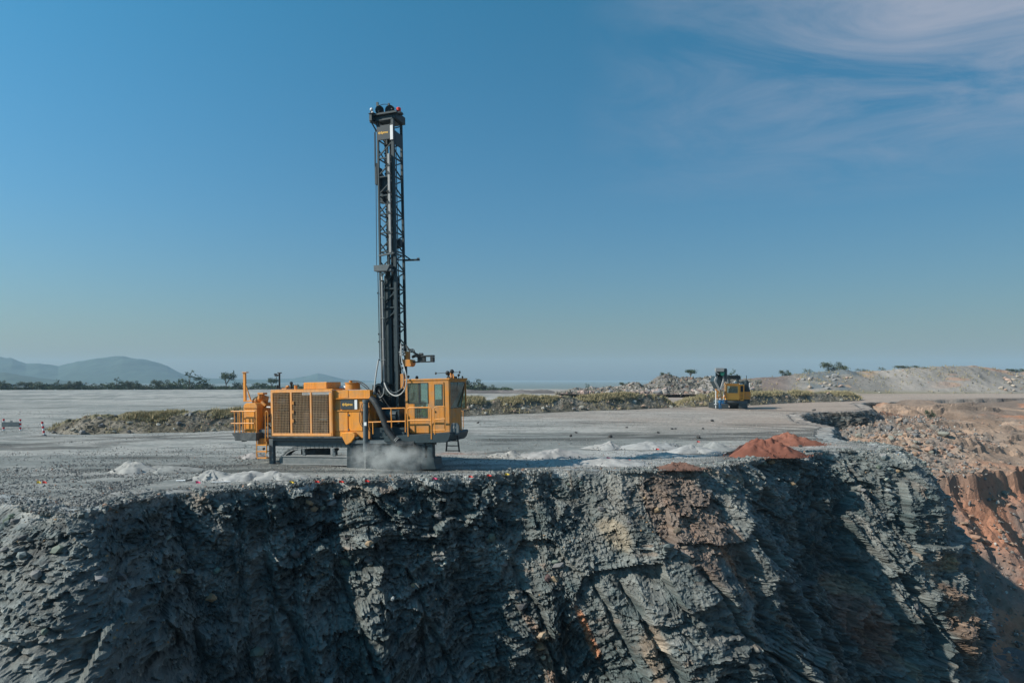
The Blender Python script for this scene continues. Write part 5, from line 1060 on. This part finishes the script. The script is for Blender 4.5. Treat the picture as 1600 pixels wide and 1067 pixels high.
# ------------------------------------------------------------------ heaps of drill cuttings and tipped earth
def ground_hit(px, py, z=0.0): p = W2(px, py, z=z); return p
def heap(name, label, cat, px, py, wpx, hpx, c, seed, stretch=.8, skew=.0, sharp=1.0, group=None):
    X, Y, _ = W2(px, py); k = Y/FPX; rx = wpx*k*.5; ry = max(rx*stretch, .5); h = hpx*k*(.78 if cat == 'rubble heap' else .9); Y += ry
    X = (px-CX)/FPX*Y; nr, na = 30, 72
    r = (np.linspace(0, 1, nr)**.9)[:, None]*1.0; a = np.linspace(0, 2*math.pi, na)[None]
    ru = 1+.26*vnoise(np.cos(a)*1.3+seed, np.sin(a)*1.3, seed=seed)+.14*vnoise(np.cos(a)*4+seed, np.sin(a)*4, seed=seed+3)
    x = r*np.cos(a)*rx*ru+skew*rx*(1-r); y = r*np.sin(a)*ry*ru
    p = 1-r; zz = h*np.where(p > .72, .72+(p-.72)*.7, p)/.916+0*a
    zz = zz*(p+.0001)**(sharp-1)
    zz = zz*(1+.34*fbm(x*.9+seed, y*.9, 3, seed)+.22*fbm(x*2.6, y*2.6+seed, 3, seed+1)) + .05*fbm(x*6, y*6, 3, seed+2)*np.sqrt(np.maximum(p, 0)) + .30*h*np.exp(-((x/rx-.5*math.cos(seed))**2+(y/ry-.1)**2)/.07)*(seed % 3 > 0)
    if cat == 'earth heap': zz = zz+.13*(chunks(x*2.2, y*2.2, seed+9)[0])*np.sqrt(np.maximum(p, 0))+.05*chunks(x*6, y*6, seed+10)[0]*np.sqrt(np.maximum(p, 0))
    zz = zz*sstep(0, .12, p)
    zz = zz-.03*r**4
    x[:, -1] = x[:, 0]; y[:, -1] = y[:, 0]; zz[:, -1] = zz[:, 0]; zz[0] = zz[0].mean()
    col = lerp3(np.array(c)*.88, np.array(c)*1.1, sstep(-.4, .4, fbm(x*1.5, y*1.5, 3, seed+7)))
    o = mesh_np(name, np.stack([x, y, zz], -1).reshape(-1, 3), grid_faces(nr, na), MT['dirt2'], col=col.reshape(-1, 3), smooth=True)
    o.location = (X, Y, .02); tag(o, label, cat, group)
    n = int(rng.integers(60, 120))*(4 if cat == 'earth heap' else 1); aa = rng.random(n)*6.28; q = .35+.85*rng.random(n)
    P = np.stack([np.cos(aa)*rx*q, np.sin(aa)*ry*q, np.maximum(h*(1-q), 0)*.8+.02], -1); stones('loose_stones', P, .05+.10*rng.random(n)**2, np.array(c)[None]*(.6+.6*rng.random((n, 1))), o)
    return o
MT['dirt2'] = mat('fine_cuttings', attr=True, rough=.95, n_scale=5, n_amt=.08, n2=(25, .06), bump=.5, bump_scale=10, bump_dist=.03, spec=.1)
PALE, GREYC, REDC, BRNC = (.37, .37, .355), (.29, .30, .29), (.20, .082, .058), (.18, .105, .082)
gC = 'heaps of drill cuttings beside the blast holes'
for i, (lab, px, py, w, h, c, st, sk, sh) in enumerate((
    ('pale pointed heap of drill cuttings beside the dark oval patch left of the drill', 208, 741, 74, 22, PALE, .6, .0, 1.0),
    ('low grey spread of cuttings trailing right from the pale pointed heap', 262, 741, 90, 10, GREYC, .8, -.2, .8),
    ('small pointed pale heap of cuttings behind the survey staff lying near the edge', 328, 751, 62, 19, PALE, .6, .1, 1.0),
    ('low ribbed heap of cuttings between the pointed heap and the drill jack', 384, 752, 80, 13, (.37, .37, .36), .8, .1, .8),
    ('low heap of cuttings just in front of the left end of the crawler track', 438, 751, 76, 11, PALE, .7, -.1, .9),
    ('small heap of cuttings behind the stair ladder at the rear of the drill', 392, 717, 40, 9, (.36, .34, .33), .8, .2, .9),
    ('narrow pale heap of cuttings nearest the cab side of the drill', 790, 716, 56, 13, PALE, .6, .1, 1.0),
    ('wide grey heap of cuttings behind the whitest heap', 862, 717, 100, 14, (.36, .36, .355), .5, .0, .8),
    ('whitest heap of cuttings right at the crest in the middle', 872, 729, 74, 14, (.37, .375, .37), .6, -.1, 1.0),
    ('flat white apron of cuttings between the whitest heap and the brown heap', 960, 729, 110, 9, (.39, .39, .38), .5, .0, .7),
    ('small sharp white heap of cuttings standing farthest back in the row', 944, 703, 58, 13, (.40, .40, .39), .7, .3, 1.05),
    ('broad low heap of cuttings just right of the small sharp white heap', 1012, 703, 88, 13, (.37, .375, .37), .6, .1, .8),
    ('small dark grey heap of cuttings overlapping a broad pale one', 1048, 700, 34, 11, (.25, .265, .27), .7, .0, 1.0),
    ('pale heap of cuttings left of the big red heap', 1086, 709, 72, 13, (.37, .375, .37), .6, .0, .8),
    ('grey-topped heap of cuttings directly behind the left foot of the big red heap', 1117, 705, 50, 18, (.31, .32, .315), .7, .0, .95),
    ('very low pale heap of cuttings with orange ribbons on it', 1030, 716, 80, 7, (.37, .37, .36), .6, .0, .7))):
    heap('cuttings_pile', lab, 'rubble heap', px, py, w*1.18, h*.9, tuple(.88*q for q in c), 500+i*11, st, sk, sh, gC)
heap('earth_pile', 'biggest red earth heap standing on the bench near the crest', 'earth heap', 1197, 716, 128, 26, REDC, 701, .55, .0, .95, 'red earth heaps on the bench')
heap('earth_pile', 'wide lower red earth heap partly hidden behind the biggest one', 'earth heap', 1238, 697, 104, 19, (.23, .10, .07), 712, .55, -.1, .85, 'red earth heaps on the bench')
heap('earth_pile', 'small brown-red earth heap spilling over the crest above the brown streak', 'earth heap', 1060, 735, 80, 14, BRNC, 723, .35, .0, .8, 'red earth heaps on the bench')

# dark lumps scattered on the bench
for lab, px, py, s in (('dark lump on the bare bench nearest the cab', 746.7, 661.5, .32), ('dark lump in front of the sharp white heap', 892, 682, .30), ('dark lump right of the middle of the bench above the white heap', 953.5, 683.5, .36), ('tiny dark lump behind the first dark one', 900, 676.5, .22),
    ('small dark lump beyond the broad low heap', 979, 669, .24), ('dark lump in the middle of a loose trio of dark lumps', 1028.5, 677, .28), ('left one of two dark lumps lying close together', 1050, 671.5, .32), ('right one of two dark lumps lying close together', 1055.5, 671, .26), ('dark lump just behind the grey-topped heap', 1091, 684.5, .36),
    ('dark lump alone on the bench in front of the distant drill', 1113, 659, .4), ('flat dark lump between the distant drill and the red heaps', 1098.5, 671, .26), ('dark lump near the notch at the edge of the bench', 1272, 642, .45), ('small dark lump right of the wide red heap', 1251, 698, .22)):
    X, Y, _ = W2(px, py); q = stone_obj((X, Y, s*.3), s*1.2, (.045, .05, .05), None, 'dark_lump'); tag(q, lab, 'stone', 'dark lumps lying on the bench')

# marker ribbons on short stakes along the crest
def flag(lab, px, py, colm, up=True, h=.18, z=0.0, D=None):
    X, Y, Z = W2(px, py) if D is None else W2(px, py, D=D); e = empty('marker_flag', (X, Y, Z if D else 0)); tag(e, lab, 'marker flag', 'plastic markers at the blast holes')
    MB().tube([(0, 0, -.15), (0, 0, h)], .007, 5).build('stake', MT['black'], e)
    b = MB(); n = 5; w = .24
    vs_ = []
    for i in range(n+1): t_ = i/n; vs_ += [(t_*w, .04*math.sin(t_*5), h-.06*t_), (t_*w, .04*math.sin(t_*5)+.01, h-.13+.03*t_)]
    b.add(vs_, [(2*i, 2*i+1, 2*i+3, 2*i+2) for i in range(n)]); o = b.build('ribbon', MT[colm], e); solid(o, .004); return e
MT['rib_red'] = mat('red_ribbon', (.75, .06, .05), rough=.6, n_scale=4, n_amt=.05); MT['rib_pink'] = mat('pink_ribbon', (.80, .10, .22), rough=.6, n_scale=4, n_amt=.05)
MT['rib_yel'] = mat('yellow_ribbon', (.85, .60, .08), rough=.6, n_scale=4, n_amt=.05)
for lab, px, py, m_ in (('red ribbon marker alone on the gravel at the far left', 66, 757, 'rib_red'), ('yellow ribbon marker beside the lone red one', 57, 757, 'rib_yel'), ('pink ribbon marker beside the survey staff', 306, 757, 'rib_pink'),
    ('yellow ribbon marker on the crest below the left track end', 452, 757, 'rib_yel'), ('red ribbon marker on the crest below the crawler track', 492, 756, 'rib_red'), ('red ribbon marker on the crest below the yellow jack cover', 530, 756, 'rib_red'), ('red ribbon marker on the crest below the leveling jack rod', 570, 755, 'rib_red'),
    ('pink ribbon marker on the crest right of the dust', 676, 751, 'rib_pink'), ('orange-red ribbon marker on the crest below the boarding ladder', 732, 748, 'rib_red'), ('red ribbon marker on the crest beside the yellow one in the rig shadow', 761, 746, 'rib_red'), ('yellow ribbon marker at the start of the sunlit rock', 789, 744, 'rib_yel'),
    ('orange ribbon marker on the very low pale heap', 1025, 704, 'rib_red'), ('red ribbon marker beside the dark grey heap', 1049, 699, 'rib_red'), ('red ribbon marker in front of the broad low heap', 981, 722, 'rib_red'), ('pink ribbon marker in front of the whitest apron', 948, 718, 'rib_pink'), ('red ribbon marker behind the pale heaps near the red one', 1089, 692, 'rib_red')):
    flag(lab, px, py, m_)
X, Y, _ = W2(275, 754); e = empty('survey_staff', (X, Y, .05)); tag(e, 'thin black and white staff lying on the gravel near the left part of the crest', 'staff')
MB().tube([(0, 0, .05), (.45, .02, .06)], .03, 8).build('white_section', MT['white'], e); MB().tube([(.45, .02, .06), (.75, .03, .07)], .045, 8).build('dark_section', MT['black'], e)
X, Y, _ = W2(345, 754.5); e = MB().tube([(X-.45, Y, .05), (X+.45, Y+.03, .07)], .022, 8).build('pale_rod', MT['white']); tag(e, 'pale thin rod lying on the gravel below the small pointed heap', 'rod')

# ------------------------------------------------------------------ striped posts and board at the left
def striped_post(root, x, h=1.2, lean=0, r=.085, name='post'):
    p = empty(name) if False else None; n = 6
    for k in range(n):
        z0, z1 = h*k/n, h*(k+1)/n; MB().tube([(x+lean*z0, 0, z0), (x+lean*z1, 0, z1)], r, 12).build('stripe_band', MT['red' if k % 2 else 'white'], root)
    MB().tube([(x, 0, -.02), (x, 0, .06)], r*1.9, 12).build('foot', MT['grey'], root)
X, Y, _ = W2(18.5, 673.5); e = empty('road_barrier', (X, Y, 0)); tag(e, 'grey board barrier between two red and white striped posts', 'barrier')
striped_post(e, -.80, 1.18); striped_post(e, .80, 1.15)
MB().box(-.92, .78, -.12, -.09, .42, .88).build('board', MT['grey'], e, .01); MB().box(-.1, .1, -.11, -.05, .88, 1.0).build('bracket', MT['grey'], e)
X, Y, _ = W2(69, 680); e = empty('striped_post', (X, Y, 0)); tag(e, 'single leaning red and white striped post at the end of the rubble bank', 'post'); striped_post(e, 0, 1.22, -.16)
p = W2(1047, 616.5, D=205); e = empty('notice_board', (p[0], p[1], p[2]-.3)); tag(e, 'tiny white notice board beyond the gap between the rubble banks', 'sign'); MB().box(-.62, .62, -.03, .03, .3, 1.1).build('board', MT['white'], e); MB().box(-.5, -.42, -.03, .03, -.6, .3).build('leg', MT['grey'], e); MB().box(.42, .5, -.03, .03, -.6, .3).build('leg', MT['grey'], e)

# ------------------------------------------------------------------ the smaller drill in the distance
D2 = 113.5
def Q(px, py, y=0.0): d = D2+y; return Vector(((px-CX)/FPX*d, d, HC-(py-HY)/FPX*d))
O2 = Vector((Q(1143, 639)[0], D2, 0)); rg = empty('drill_rig', O2); tag(rg, 'small yellow tracked drill seen end-on far back with its mast lowered', 'drill rig')
def q2(px, py, y=0.0): return Q(px, py, y)-O2
def part2(name, m, f, parent=rg, bevel=.01, smooth=False): b = MB(); f(b); return b.build(name, MT[m], parent, bevel, smooth)
def b2(b, p0, p1, y0, y1):
    a, c = q2(*p0, y0), q2(*p1, y0); return b.box(a.x, c.x, y0, y1, c.z, a.z)
for x0_, x1_ in ((1120, 1138), (1154.5, 1168)):
    tr = empty('crawler_track'); tr.parent = rg
    part2('belt', 'black', lambda b: b.add(*(lambda pr: ([(x, y, z) for x in (q2(x0_, 630).x, q2(x1_, 630).x) for y, z in pr], [tuple(range(len(pr))), tuple(range(2*len(pr)-1, len(pr)-1, -1))]+[(i, i+len(pr), (i+1) % len(pr)+len(pr), (i+1) % len(pr)) for i in range(len(pr))]))([(0, .15), (-.1, .45), (.1, .85), (.4, .95), (4.6, .95), (4.9, .6), (4.8, .1), (4.5, 0), (.3, 0)])), tr)
    for k in range(6): part2('track_shoe', 'grey', lambda b: b.box(q2(x0_, 630).x-.02, q2(x1_, 630).x+.02, -.12+.0*k, -.02, .12+k*.14, .20+k*.14), tr, 0)
part2('chassis', 'grey', lambda b: (b2(b, (1128,626), (1168,631), .3, 5), b2(b, (1139,631), (1155,633), 1.0, 2.2)))
c2 = part2('cab', 'yellow3', lambda b: (b2(b, (1135,600), (1136.7,626), 0, 2), b2(b, (1152.7,600), (1154.7,626), 0, 2), b2(b, (1136.7,600), (1152.7,603), 0, .1), b2(b, (1136.7,614), (1152.7,626), 0, .12), b2(b, (1135,624), (1154.7,626), 0, 2), b2(b, (1136.7,603), (1152.7,626), 1.95, 2.0)))
part2('cab_roof', 'yellow3', lambda b: b2(b, (1134.6,599.2), (1155.2,600.4), -.12, 2.1), c2)
part2('window_pane', 'glass', lambda b: b2(b, (1136.7,603), (1152.7,614), .03, .05), c2, 0)
part2('dark_interior', 'black', lambda b: (b2(b, (1138,607), (1151,614), .6, 1.4),), c2)
cc_ = Matrix.Translation(q2(1145, 615, 0)); c2.matrix_local = cc_ @ Matrix.Rotation(R(-12), 4, 'Z') @ cc_.inverted()
part2('sill_beam', 'curtain', lambda b: b2(b, (1132,626), (1155,629), -.2, 2.2))
fr2 = part2('side_frame', 'yellow3', lambda b: (b2(b, (1155.4,600.6), (1157,626), .2, .3), b2(b, (1161.8,600.6), (1163,626), .2, .3), b2(b, (1157,600.6), (1161.8,602.5), .2, .3), b2(b, (1155.4,624), (1163,626), .2, .3)))
part2('side_window', 'black', lambda b: b2(b, (1157,602.5), (1161.8,612), .3, .4)); part2('body_side', 'yellow2', lambda b: b2(b, (1157,612), (1173,624), .4, 4.5))
for k in range(5): part2('louver', 'yellow3', lambda b: b2(b, (1156.6,613+k*2.2), (1162.3,614+k*2.2), .12, .38), rg, 0)
part2('machinery', 'mast', lambda b: (b2(b, (1158,596), (1172,612), 1.5, 5), b.tube([q2(1166,600,1.2), q2(1166,594,1.2)], .3, 10), b2(b, (1164,600), (1170,606), .9, 1.5), b2(b, (1163,624), (1172,630), .6, 4)))
part2('white_post', 'white', lambda b: b2(b, (1170.8,598), (1171.8,608), .5, .6)); part2('antenna', 'black', lambda b: b.tube([q2(1166.5,597,.8), q2(1166.5,586.5,.8)], .06, 6), rg, 0)
part2('beacon', 'white', lambda b: (b.ball(q2(1148.6,597.3,.6), .2), b2(b, (1146,598.4), (1151.5,599.4), .4, .9)), rg, 0); part2('roof_box', 'white', lambda b: b2(b, (1156.5,599), (1160.5,600.8), .5, 1.2))
def hexa(b, n0, n1, y0, f0, f1, y1):
    v = [q2(n0[0], n1[1], y0), q2(n1[0], n1[1], y0), q2(f1[0], f1[1], y1), q2(f0[0], f1[1], y1), q2(n0[0], n0[1], y0), q2(n1[0], n0[1], y0), q2(f1[0], f0[1], y1), q2(f0[0], f0[1], y1)]
    return b.add(v, [(0,3,2,1),(4,5,6,7),(0,1,5,4),(1,2,6,5),(2,3,7,6),(3,0,4,7)])
# lowered mast, pointing at the viewer and falling away behind
part2('mast_side', 'mast', lambda b: (hexa(b, (1118,575.5), (1119.8,588), -3.2, (1119,576.5), (1120.5,588), 0), hexa(b, (1131.5,575.5), (1135.5,596), -3.2, (1131.5,577.5), (1136.5,596), 0), b2(b, (1119.8,578.5), (1131.5,590), -2, -1.5)))
part2('mast_crown', 'mast_lit', lambda b: (b2(b, (1118.3,575), (1131.2,580.5), -3.5, -3.0), b.beam(q2(1118.8,581,-3.3), q2(1123,585,-3.3), .18), b.beam(q2(1131,581,-3.3), q2(1128.5,587,-3.3), .18)))
part2('green_winch', 'green', lambda b: (b.prism([(q2(1124,581,-3).x, q2(1124,581,-3).z), (q2(1131.5,581,-3).x, q2(1131.5,581,-3).z), (q2(1130,587,-3).x, q2(1130,587,-3).z), (q2(1126.5,587,-3).x, q2(1126.5,587,-3).z)], -3.4, -2)))
part2('mast_fork', 'mast_lit', lambda b: (b.beam(q2(1120.3,587,-3), q2(1116.8,595,-3), .26), b.beam(q2(1116.8,595,-3), q2(1124.5,609,-3), .26), b.beam(q2(1131,587,-3), q2(1130.5,594,-3), .26), b.beam(q2(1130.5,594,-3), q2(1126,609,-3), .26)), rg, .02)
part2('mast_core', 'mast', lambda b: (b.prism([(q2(a, c, -2).x, q2(a, c, -2).z) for a, c in ((1120,588), (1130,588), (1129.5,598), (1126,608), (1123.5,607), (1118,596))], -2.6, 1)))
part2('mast_length', 'mast', lambda b: (b2(b, (1135,587), (1157,592.5), 2, 2.6), b2(b, (1137,586.4), (1156,587.4), 1.8, 2.8), b2(b, (1139,592.5), (1141,600), 2, 2.6), b2(b, (1153,592.5), (1155,600), 2, 2.6)))
part2('leveling_jack', 'white', lambda b: (b2(b, (1118.2,608), (1119.2,637.6), .0, .14), b2(b, (1116.5,631), (1122,632), -.1, .2), b2(b, (1130.8,612), (1131.8,624), .0, .14)))
part2('orange_bracket', 'yellow2', lambda b: (b.beam(q2(1118,608,0), q2(1123,613,0), .2), b.beam(q2(1121,613,0), q2(1120.5,622,0), .15), b.beam(q2(1132,611,0), q2(1135,622,0), .2), b.beam(q2(1135,611,0), q2(1131,622,0), .15), b2(b, (1118,620), (1136,622), .1, .3)))
part2('drill_rod', 'radiator', lambda b: b.tube([q2(1126.3,609,-.4), q2(1126.3,622,-.4)], .1, 8), rg, 0)
part2('blue_hood', 'blue', lambda b: (b2(b, (1128.5,625), (1136,637), .1, .6),))
# worker standing in front of it
wx_, wy_ = Q(1125.2, 638.6, -1.6)[0], D2-1.6; wk = empty('person', (wx_, wy_, 0)); tag(wk, 'worker in blue overalls and white helmet standing beside the small distant drill', 'person')
J = {'pelvis': ((0, 0, .95), .15), 'belly': ((0, 0, 1.12), .15), 'chest': ((0, 0, 1.32), (.19, .12)), 'neck': ((0, 0, 1.5), .06), 'sl': ((-.2, 0, 1.42), .07), 'el': ((-.27, -.03, 1.14), .05), 'wl': ((-.2, -.22, .98), .035),
     'sr': ((.2, 0, 1.42), .07), 'er': ((.27, .02, 1.14), .05), 'wr': ((.26, -.08, .9), .035), 'hl': ((-.1, 0, .9), .11), 'kl': ((-.13, -.03, .5), .075), 'al': ((-.14, 0, .1), .055), 'hr': ((.1, 0, .9), .11), 'kr': ((.14, -.02, .5), .075), 'ar': ((.16, .03, .1), .055)}
body(J, [('pelvis','belly'),('belly','chest'),('chest','neck'),('chest','sl'),('sl','el'),('el','wl'),('chest','sr'),('sr','er'),('er','wr'),('pelvis','hl'),('hl','kl'),('kl','al'),('pelvis','hr'),('hr','kr'),('kr','ar')], 'pelvis', 'blue', wk, 'overalls')
b = MB(); head(b, (0, -.01, 1.64), (0, -1, 0)); b.tube([(0, 0, 1.46), (0, 0, 1.58)], [.055, .05], 8); hand(b, (-.2, -.22, .98), (.1, -.6, -.6), (1, 0, 0)); hand(b, (.26, -.08, .9), (0, -.2, -1), (-1, 0, 0)); b.build('head_and_hands', MT['skin'], wk, smooth=True)
b = MB(); helmet(b, Vector((0, -.01, 1.67)), (0, -1, 0)); b.build('hard_hat', MT['white'], wk, smooth=True)
for s_ in (-1, 1): MB().box(s_*.15-.05, s_*.15+.05, -.2, .09, 0, .1).build('boot', MT['black'], wk, .02)

# ------------------------------------------------------------------ trees
def make_crown(seed, lobes, leaf, dens, spread=1.0, m='leaf'):
    r_ = np.random.default_rng(seed); V = []; 
    for (cx, cy, cz, rr_) in lobes:
        n = int(dens*rr_*rr_); d = r_.normal(size=(n, 3)); d /= np.linalg.norm(d, axis=1)[:, None]; rad = rr_*(.45+.62*r_.random((n, 1))**.6)*(1+.25*r_.normal(size=(n, 1)))
        V.append(d*rad*np.array([1, 1, .72])+np.array([cx, cy, cz]))
    P = np.concatenate(V); n = len(P); s = leaf*(.5+.9*r_.random((n, 1, 1))); q = r_.normal(size=(n, 3, 3)); V = P[:, None]+q*s*.6; F = np.arange(n*3).reshape(n, 3)
    return V.reshape(-1, 3), F
TREES = {}
def tree_kind(kind):
    r_ = random.Random(kind); lobes = []
    if kind == 0:   lobes = [(r_.uniform(-.3, .3), r_.uniform(-.3, .3), r_.uniform(.55, .9), r_.uniform(.14, .24)) for _ in range(9)]; th_ = .5         # round crown on a stem
    elif kind == 1: lobes = [(r_.uniform(-.7, .7), r_.uniform(-.4, .4), r_.uniform(.08, .72), r_.uniform(.16, .28)) for _ in range(16)]; th_ = .25     # wide bush
    elif kind == 2: lobes = [(-.55, 0, .45, .2), (-.3, .1, .62, .2), (-.38, 0, .28, .2), (.05, 0, .85, .12), (-.02, .05, .72, .1), (.32, 0, .52, .15), (.5, 0, .32, .2), (.1, 0, .38, .2), (.0, -.1, .2, .25), (-.62, 0, .22, .18), (.65, 0, .2, .14), (-.15, 0, .98, .07)]; th_ = .3  # ragged, two lobes
    else:           lobes = [(r_.uniform(-.85, .85), r_.uniform(-.3, .3), r_.uniform(.25, .6)+.2*math.sin(k), r_.uniform(.10, .22)) for k in range(11)]; th_ = .2  # thin scrub
    V, F = make_crown(kind+5, lobes, .055, 2600 if kind != 3 else 1700); 
    me = bpy.data.meshes.new('crown'); me.from_pydata([tuple(v) for v in V], [], [tuple(f) for f in F]); me.materials.append(MT['leaf' if kind % 2 == 0 else 'leaf2'])
    b = MB(); b.tube([(0, 0, -.05), (.01, 0, .2), (-.01, .01, .45)], [.035, .026, .016], 7)
    for (x, y, z, rr_) in lobes[:8]: b.tube([(0, 0, max(.12, z*.4)), (x*.5, y*.5, z*.75), (x, y, z)], [.016, .010, .004], 5)
    tm = bpy.data.meshes.new('trunk'); tm.from_pydata(b.v, [], b.f); tm.materials.append(MT['bark']); return me, tm
for k in range(4): TREES[k] = tree_kind(k)
def tree(name, lab, px, base, top, w, D, kind, group, flip=1):
    p = W2(px, base, D=D); h = (base-top)/FPX*D; wd = w/FPX*D/ {0: .95, 1: 1.75, 2: 1.55, 3: 1.95}[kind]
    e = empty(name, (p[0], p[1], p[2]-.3), 0); k_ = 1.0 if kind == 0 else 1.2; e.scale = (wd*flip*k_, wd*k_, (h+.3)*(1.0 if kind in (0, 2) else 1.2)); tag(e, lab, 'tree' if name == 'tree' else 'bush', group)
    for nm, me in zip(('crown', 'trunk'), TREES[kind]): o = bpy.data.objects.new(nm, me); COL.objects.link(o); o.parent = e
    return e
gL = 'trees along the far edge of the plain'
DT = 338
for lab, px, base, top, w, kind, fl_ in (
    ('half-cut tree crown at the far left end of the treeline', 1, 608, 594, 18, 1, 1), ('broad low tree under the left part of the hills', 50, 608, 596, 34, 1, 1), ('small peaked tree right beside the broad low one', 90, 608, 593, 18, 2, 1), ('flat-topped tree below the dip between the hills', 112, 608, 595, 26, 1, -1),
    ('long low thicket-like tree under the left slope of the tall hill', 148, 608, 598, 40, 3, 1), ('pointed tree below the summit of the tall hill', 182, 608, 590, 26, 2, -1), ('small round tree just right of the pointed one', 208, 608, 594.5, 20, 1, 1), ('low spreading tree left of the tall ragged tree', 254, 608, 593, 28, 1, 1),
    ('tallest ragged tree with two uneven lobes at the end of the hill', 296, 608, 580, 48, 2, -1), ('round-headed tree on a bare stem left of the rear post', 353, 608, 582.5, 25, 0, 1), ('low scrubby tree between the round-headed tree and the drill', 374, 608, 597, 24, 3, 1), ('tree seen above the rear deck between the post and exhaust stack', 424, 608, 591, 18, 0, 1),
    ('low tree filling the gap left of the ragged tree foot', 228, 608, 600, 22, 3, 1), ('low tree in the gap between the ragged and round-headed trees', 328, 608, 600, 24, 3, -1), ('low grey-green tree between the broad tree and the left edge', 24, 608, 600, 26, 3, 1)):
    tree('tree', lab, px, base, top, w, DT, kind, gL, fl_)
def scrub_line(name, px0, px1, base, h, D, n, label=None, seed=1, m='leaf'):
    r_ = np.random.default_rng(seed); px = r_.uniform(px0, px1, n); P = np.stack([(px-CX)/FPX*D, D+r_.uniform(-4, 6, n), np.zeros(n)], -1); hh = h/FPX*D*(.2+.9*np.clip(.5+.9*vnoise(px*.10, px*0, seed=seed), 0, 1))
    P[:, 2] = HC-(base-HY)/FPX*D + hh*r_.random(n); q = r_.normal(size=(n, 3, 3))*.42*np.array([1, 1, .8]); o = mesh_np(name, (P[:, None]+q).reshape(-1, 3), np.arange(n*3).reshape(-1, 3), MT[m]); tag(o, label, 'undergrowth', kind='stuff'); return o
scrub_line('undergrowth', -260, 560, 608.5, 8.5, DT+3, 17000, 'dark green undergrowth along the far left edge of the plain', 3)
scrub_line('undergrowth', 722, 800, 611, 9, 300, 3500, 'dark undergrowth at the plain edge right of the cab', 4)
gR = 'trees standing on the spoil tips'
for nm, lab, px, base, top, w, D, kind in (
    ('tree', 'dark leafy tree rising just behind the right edge of the cab', 740, 612, 592, 34, 300, 1), ('tree', 'low dark tree right of the one behind the cab', 765, 612, 601, 24, 300, 1), ('tree', 'lonely thin bush at the left foot of the blasted rock tip', 918, 610, 599, 10, 196, 3),
    ('tree', 'small bright green bush-like tree on the shoulder of the blasted rock tip', 979, 604, 597, 20, 206, 1), ('tree', 'pale green round tree on the crest of the blasted rock tip', 1042, 591, 581.5, 18, 207, 1), ('tree', 'darker round tree on the crest right of the pale green one', 1079, 590, 577.5, 22, 207, 0),
    ('tree', 'feathery tree directly behind the lowered mast of the small drill', 1147, 594, 577, 18, 209, 2), ('tree', 'small tree left end of the row on the spoil tip', 1228, 588, 578, 18, 257, 1), ('tree', 'small dark tree in the middle of the row on the spoil tip', 1262, 585, 576, 20, 257, 3), ('tree', 'largest dark spreading tree on the spoil tip crest', 1305, 582, 565.5, 38, 258, 1),
    ('bush', 'small dark bush on the crest right of the largest tree', 1377, 579, 573.5, 14, 257, 3), ('bush', 'long flat dark bush on the crest of the spoil tip', 1424, 577, 571, 44, 258, 1), ('bush', 'low dark bush on the crest at the far right', 1592, 582, 576, 34, 258, 1), ('bush', 'thin dark bush between the largest tree and the flat bush', 1345, 580, 576, 26, 257, 3)):
    tree(nm, lab, px, base, top, w, D, kind, gR)
x_, y_ = 74., 120.
p = W2(1454, 656, D=118); z_ = pit_at(np.array([p[0]]), np.array([p[1]]))[0]; e = empty('bush', (p[0], p[1], z_-.1)); e.scale = (1.1, 1.1, 2.0); tag(e, 'solitary grey-green bush on the rubble slope of the lower bench', 'bush')
for nm, me in zip(('crown', 'trunk'), TREES[1]): o = bpy.data.objects.new(nm, me); COL.objects.link(o); o.parent = e
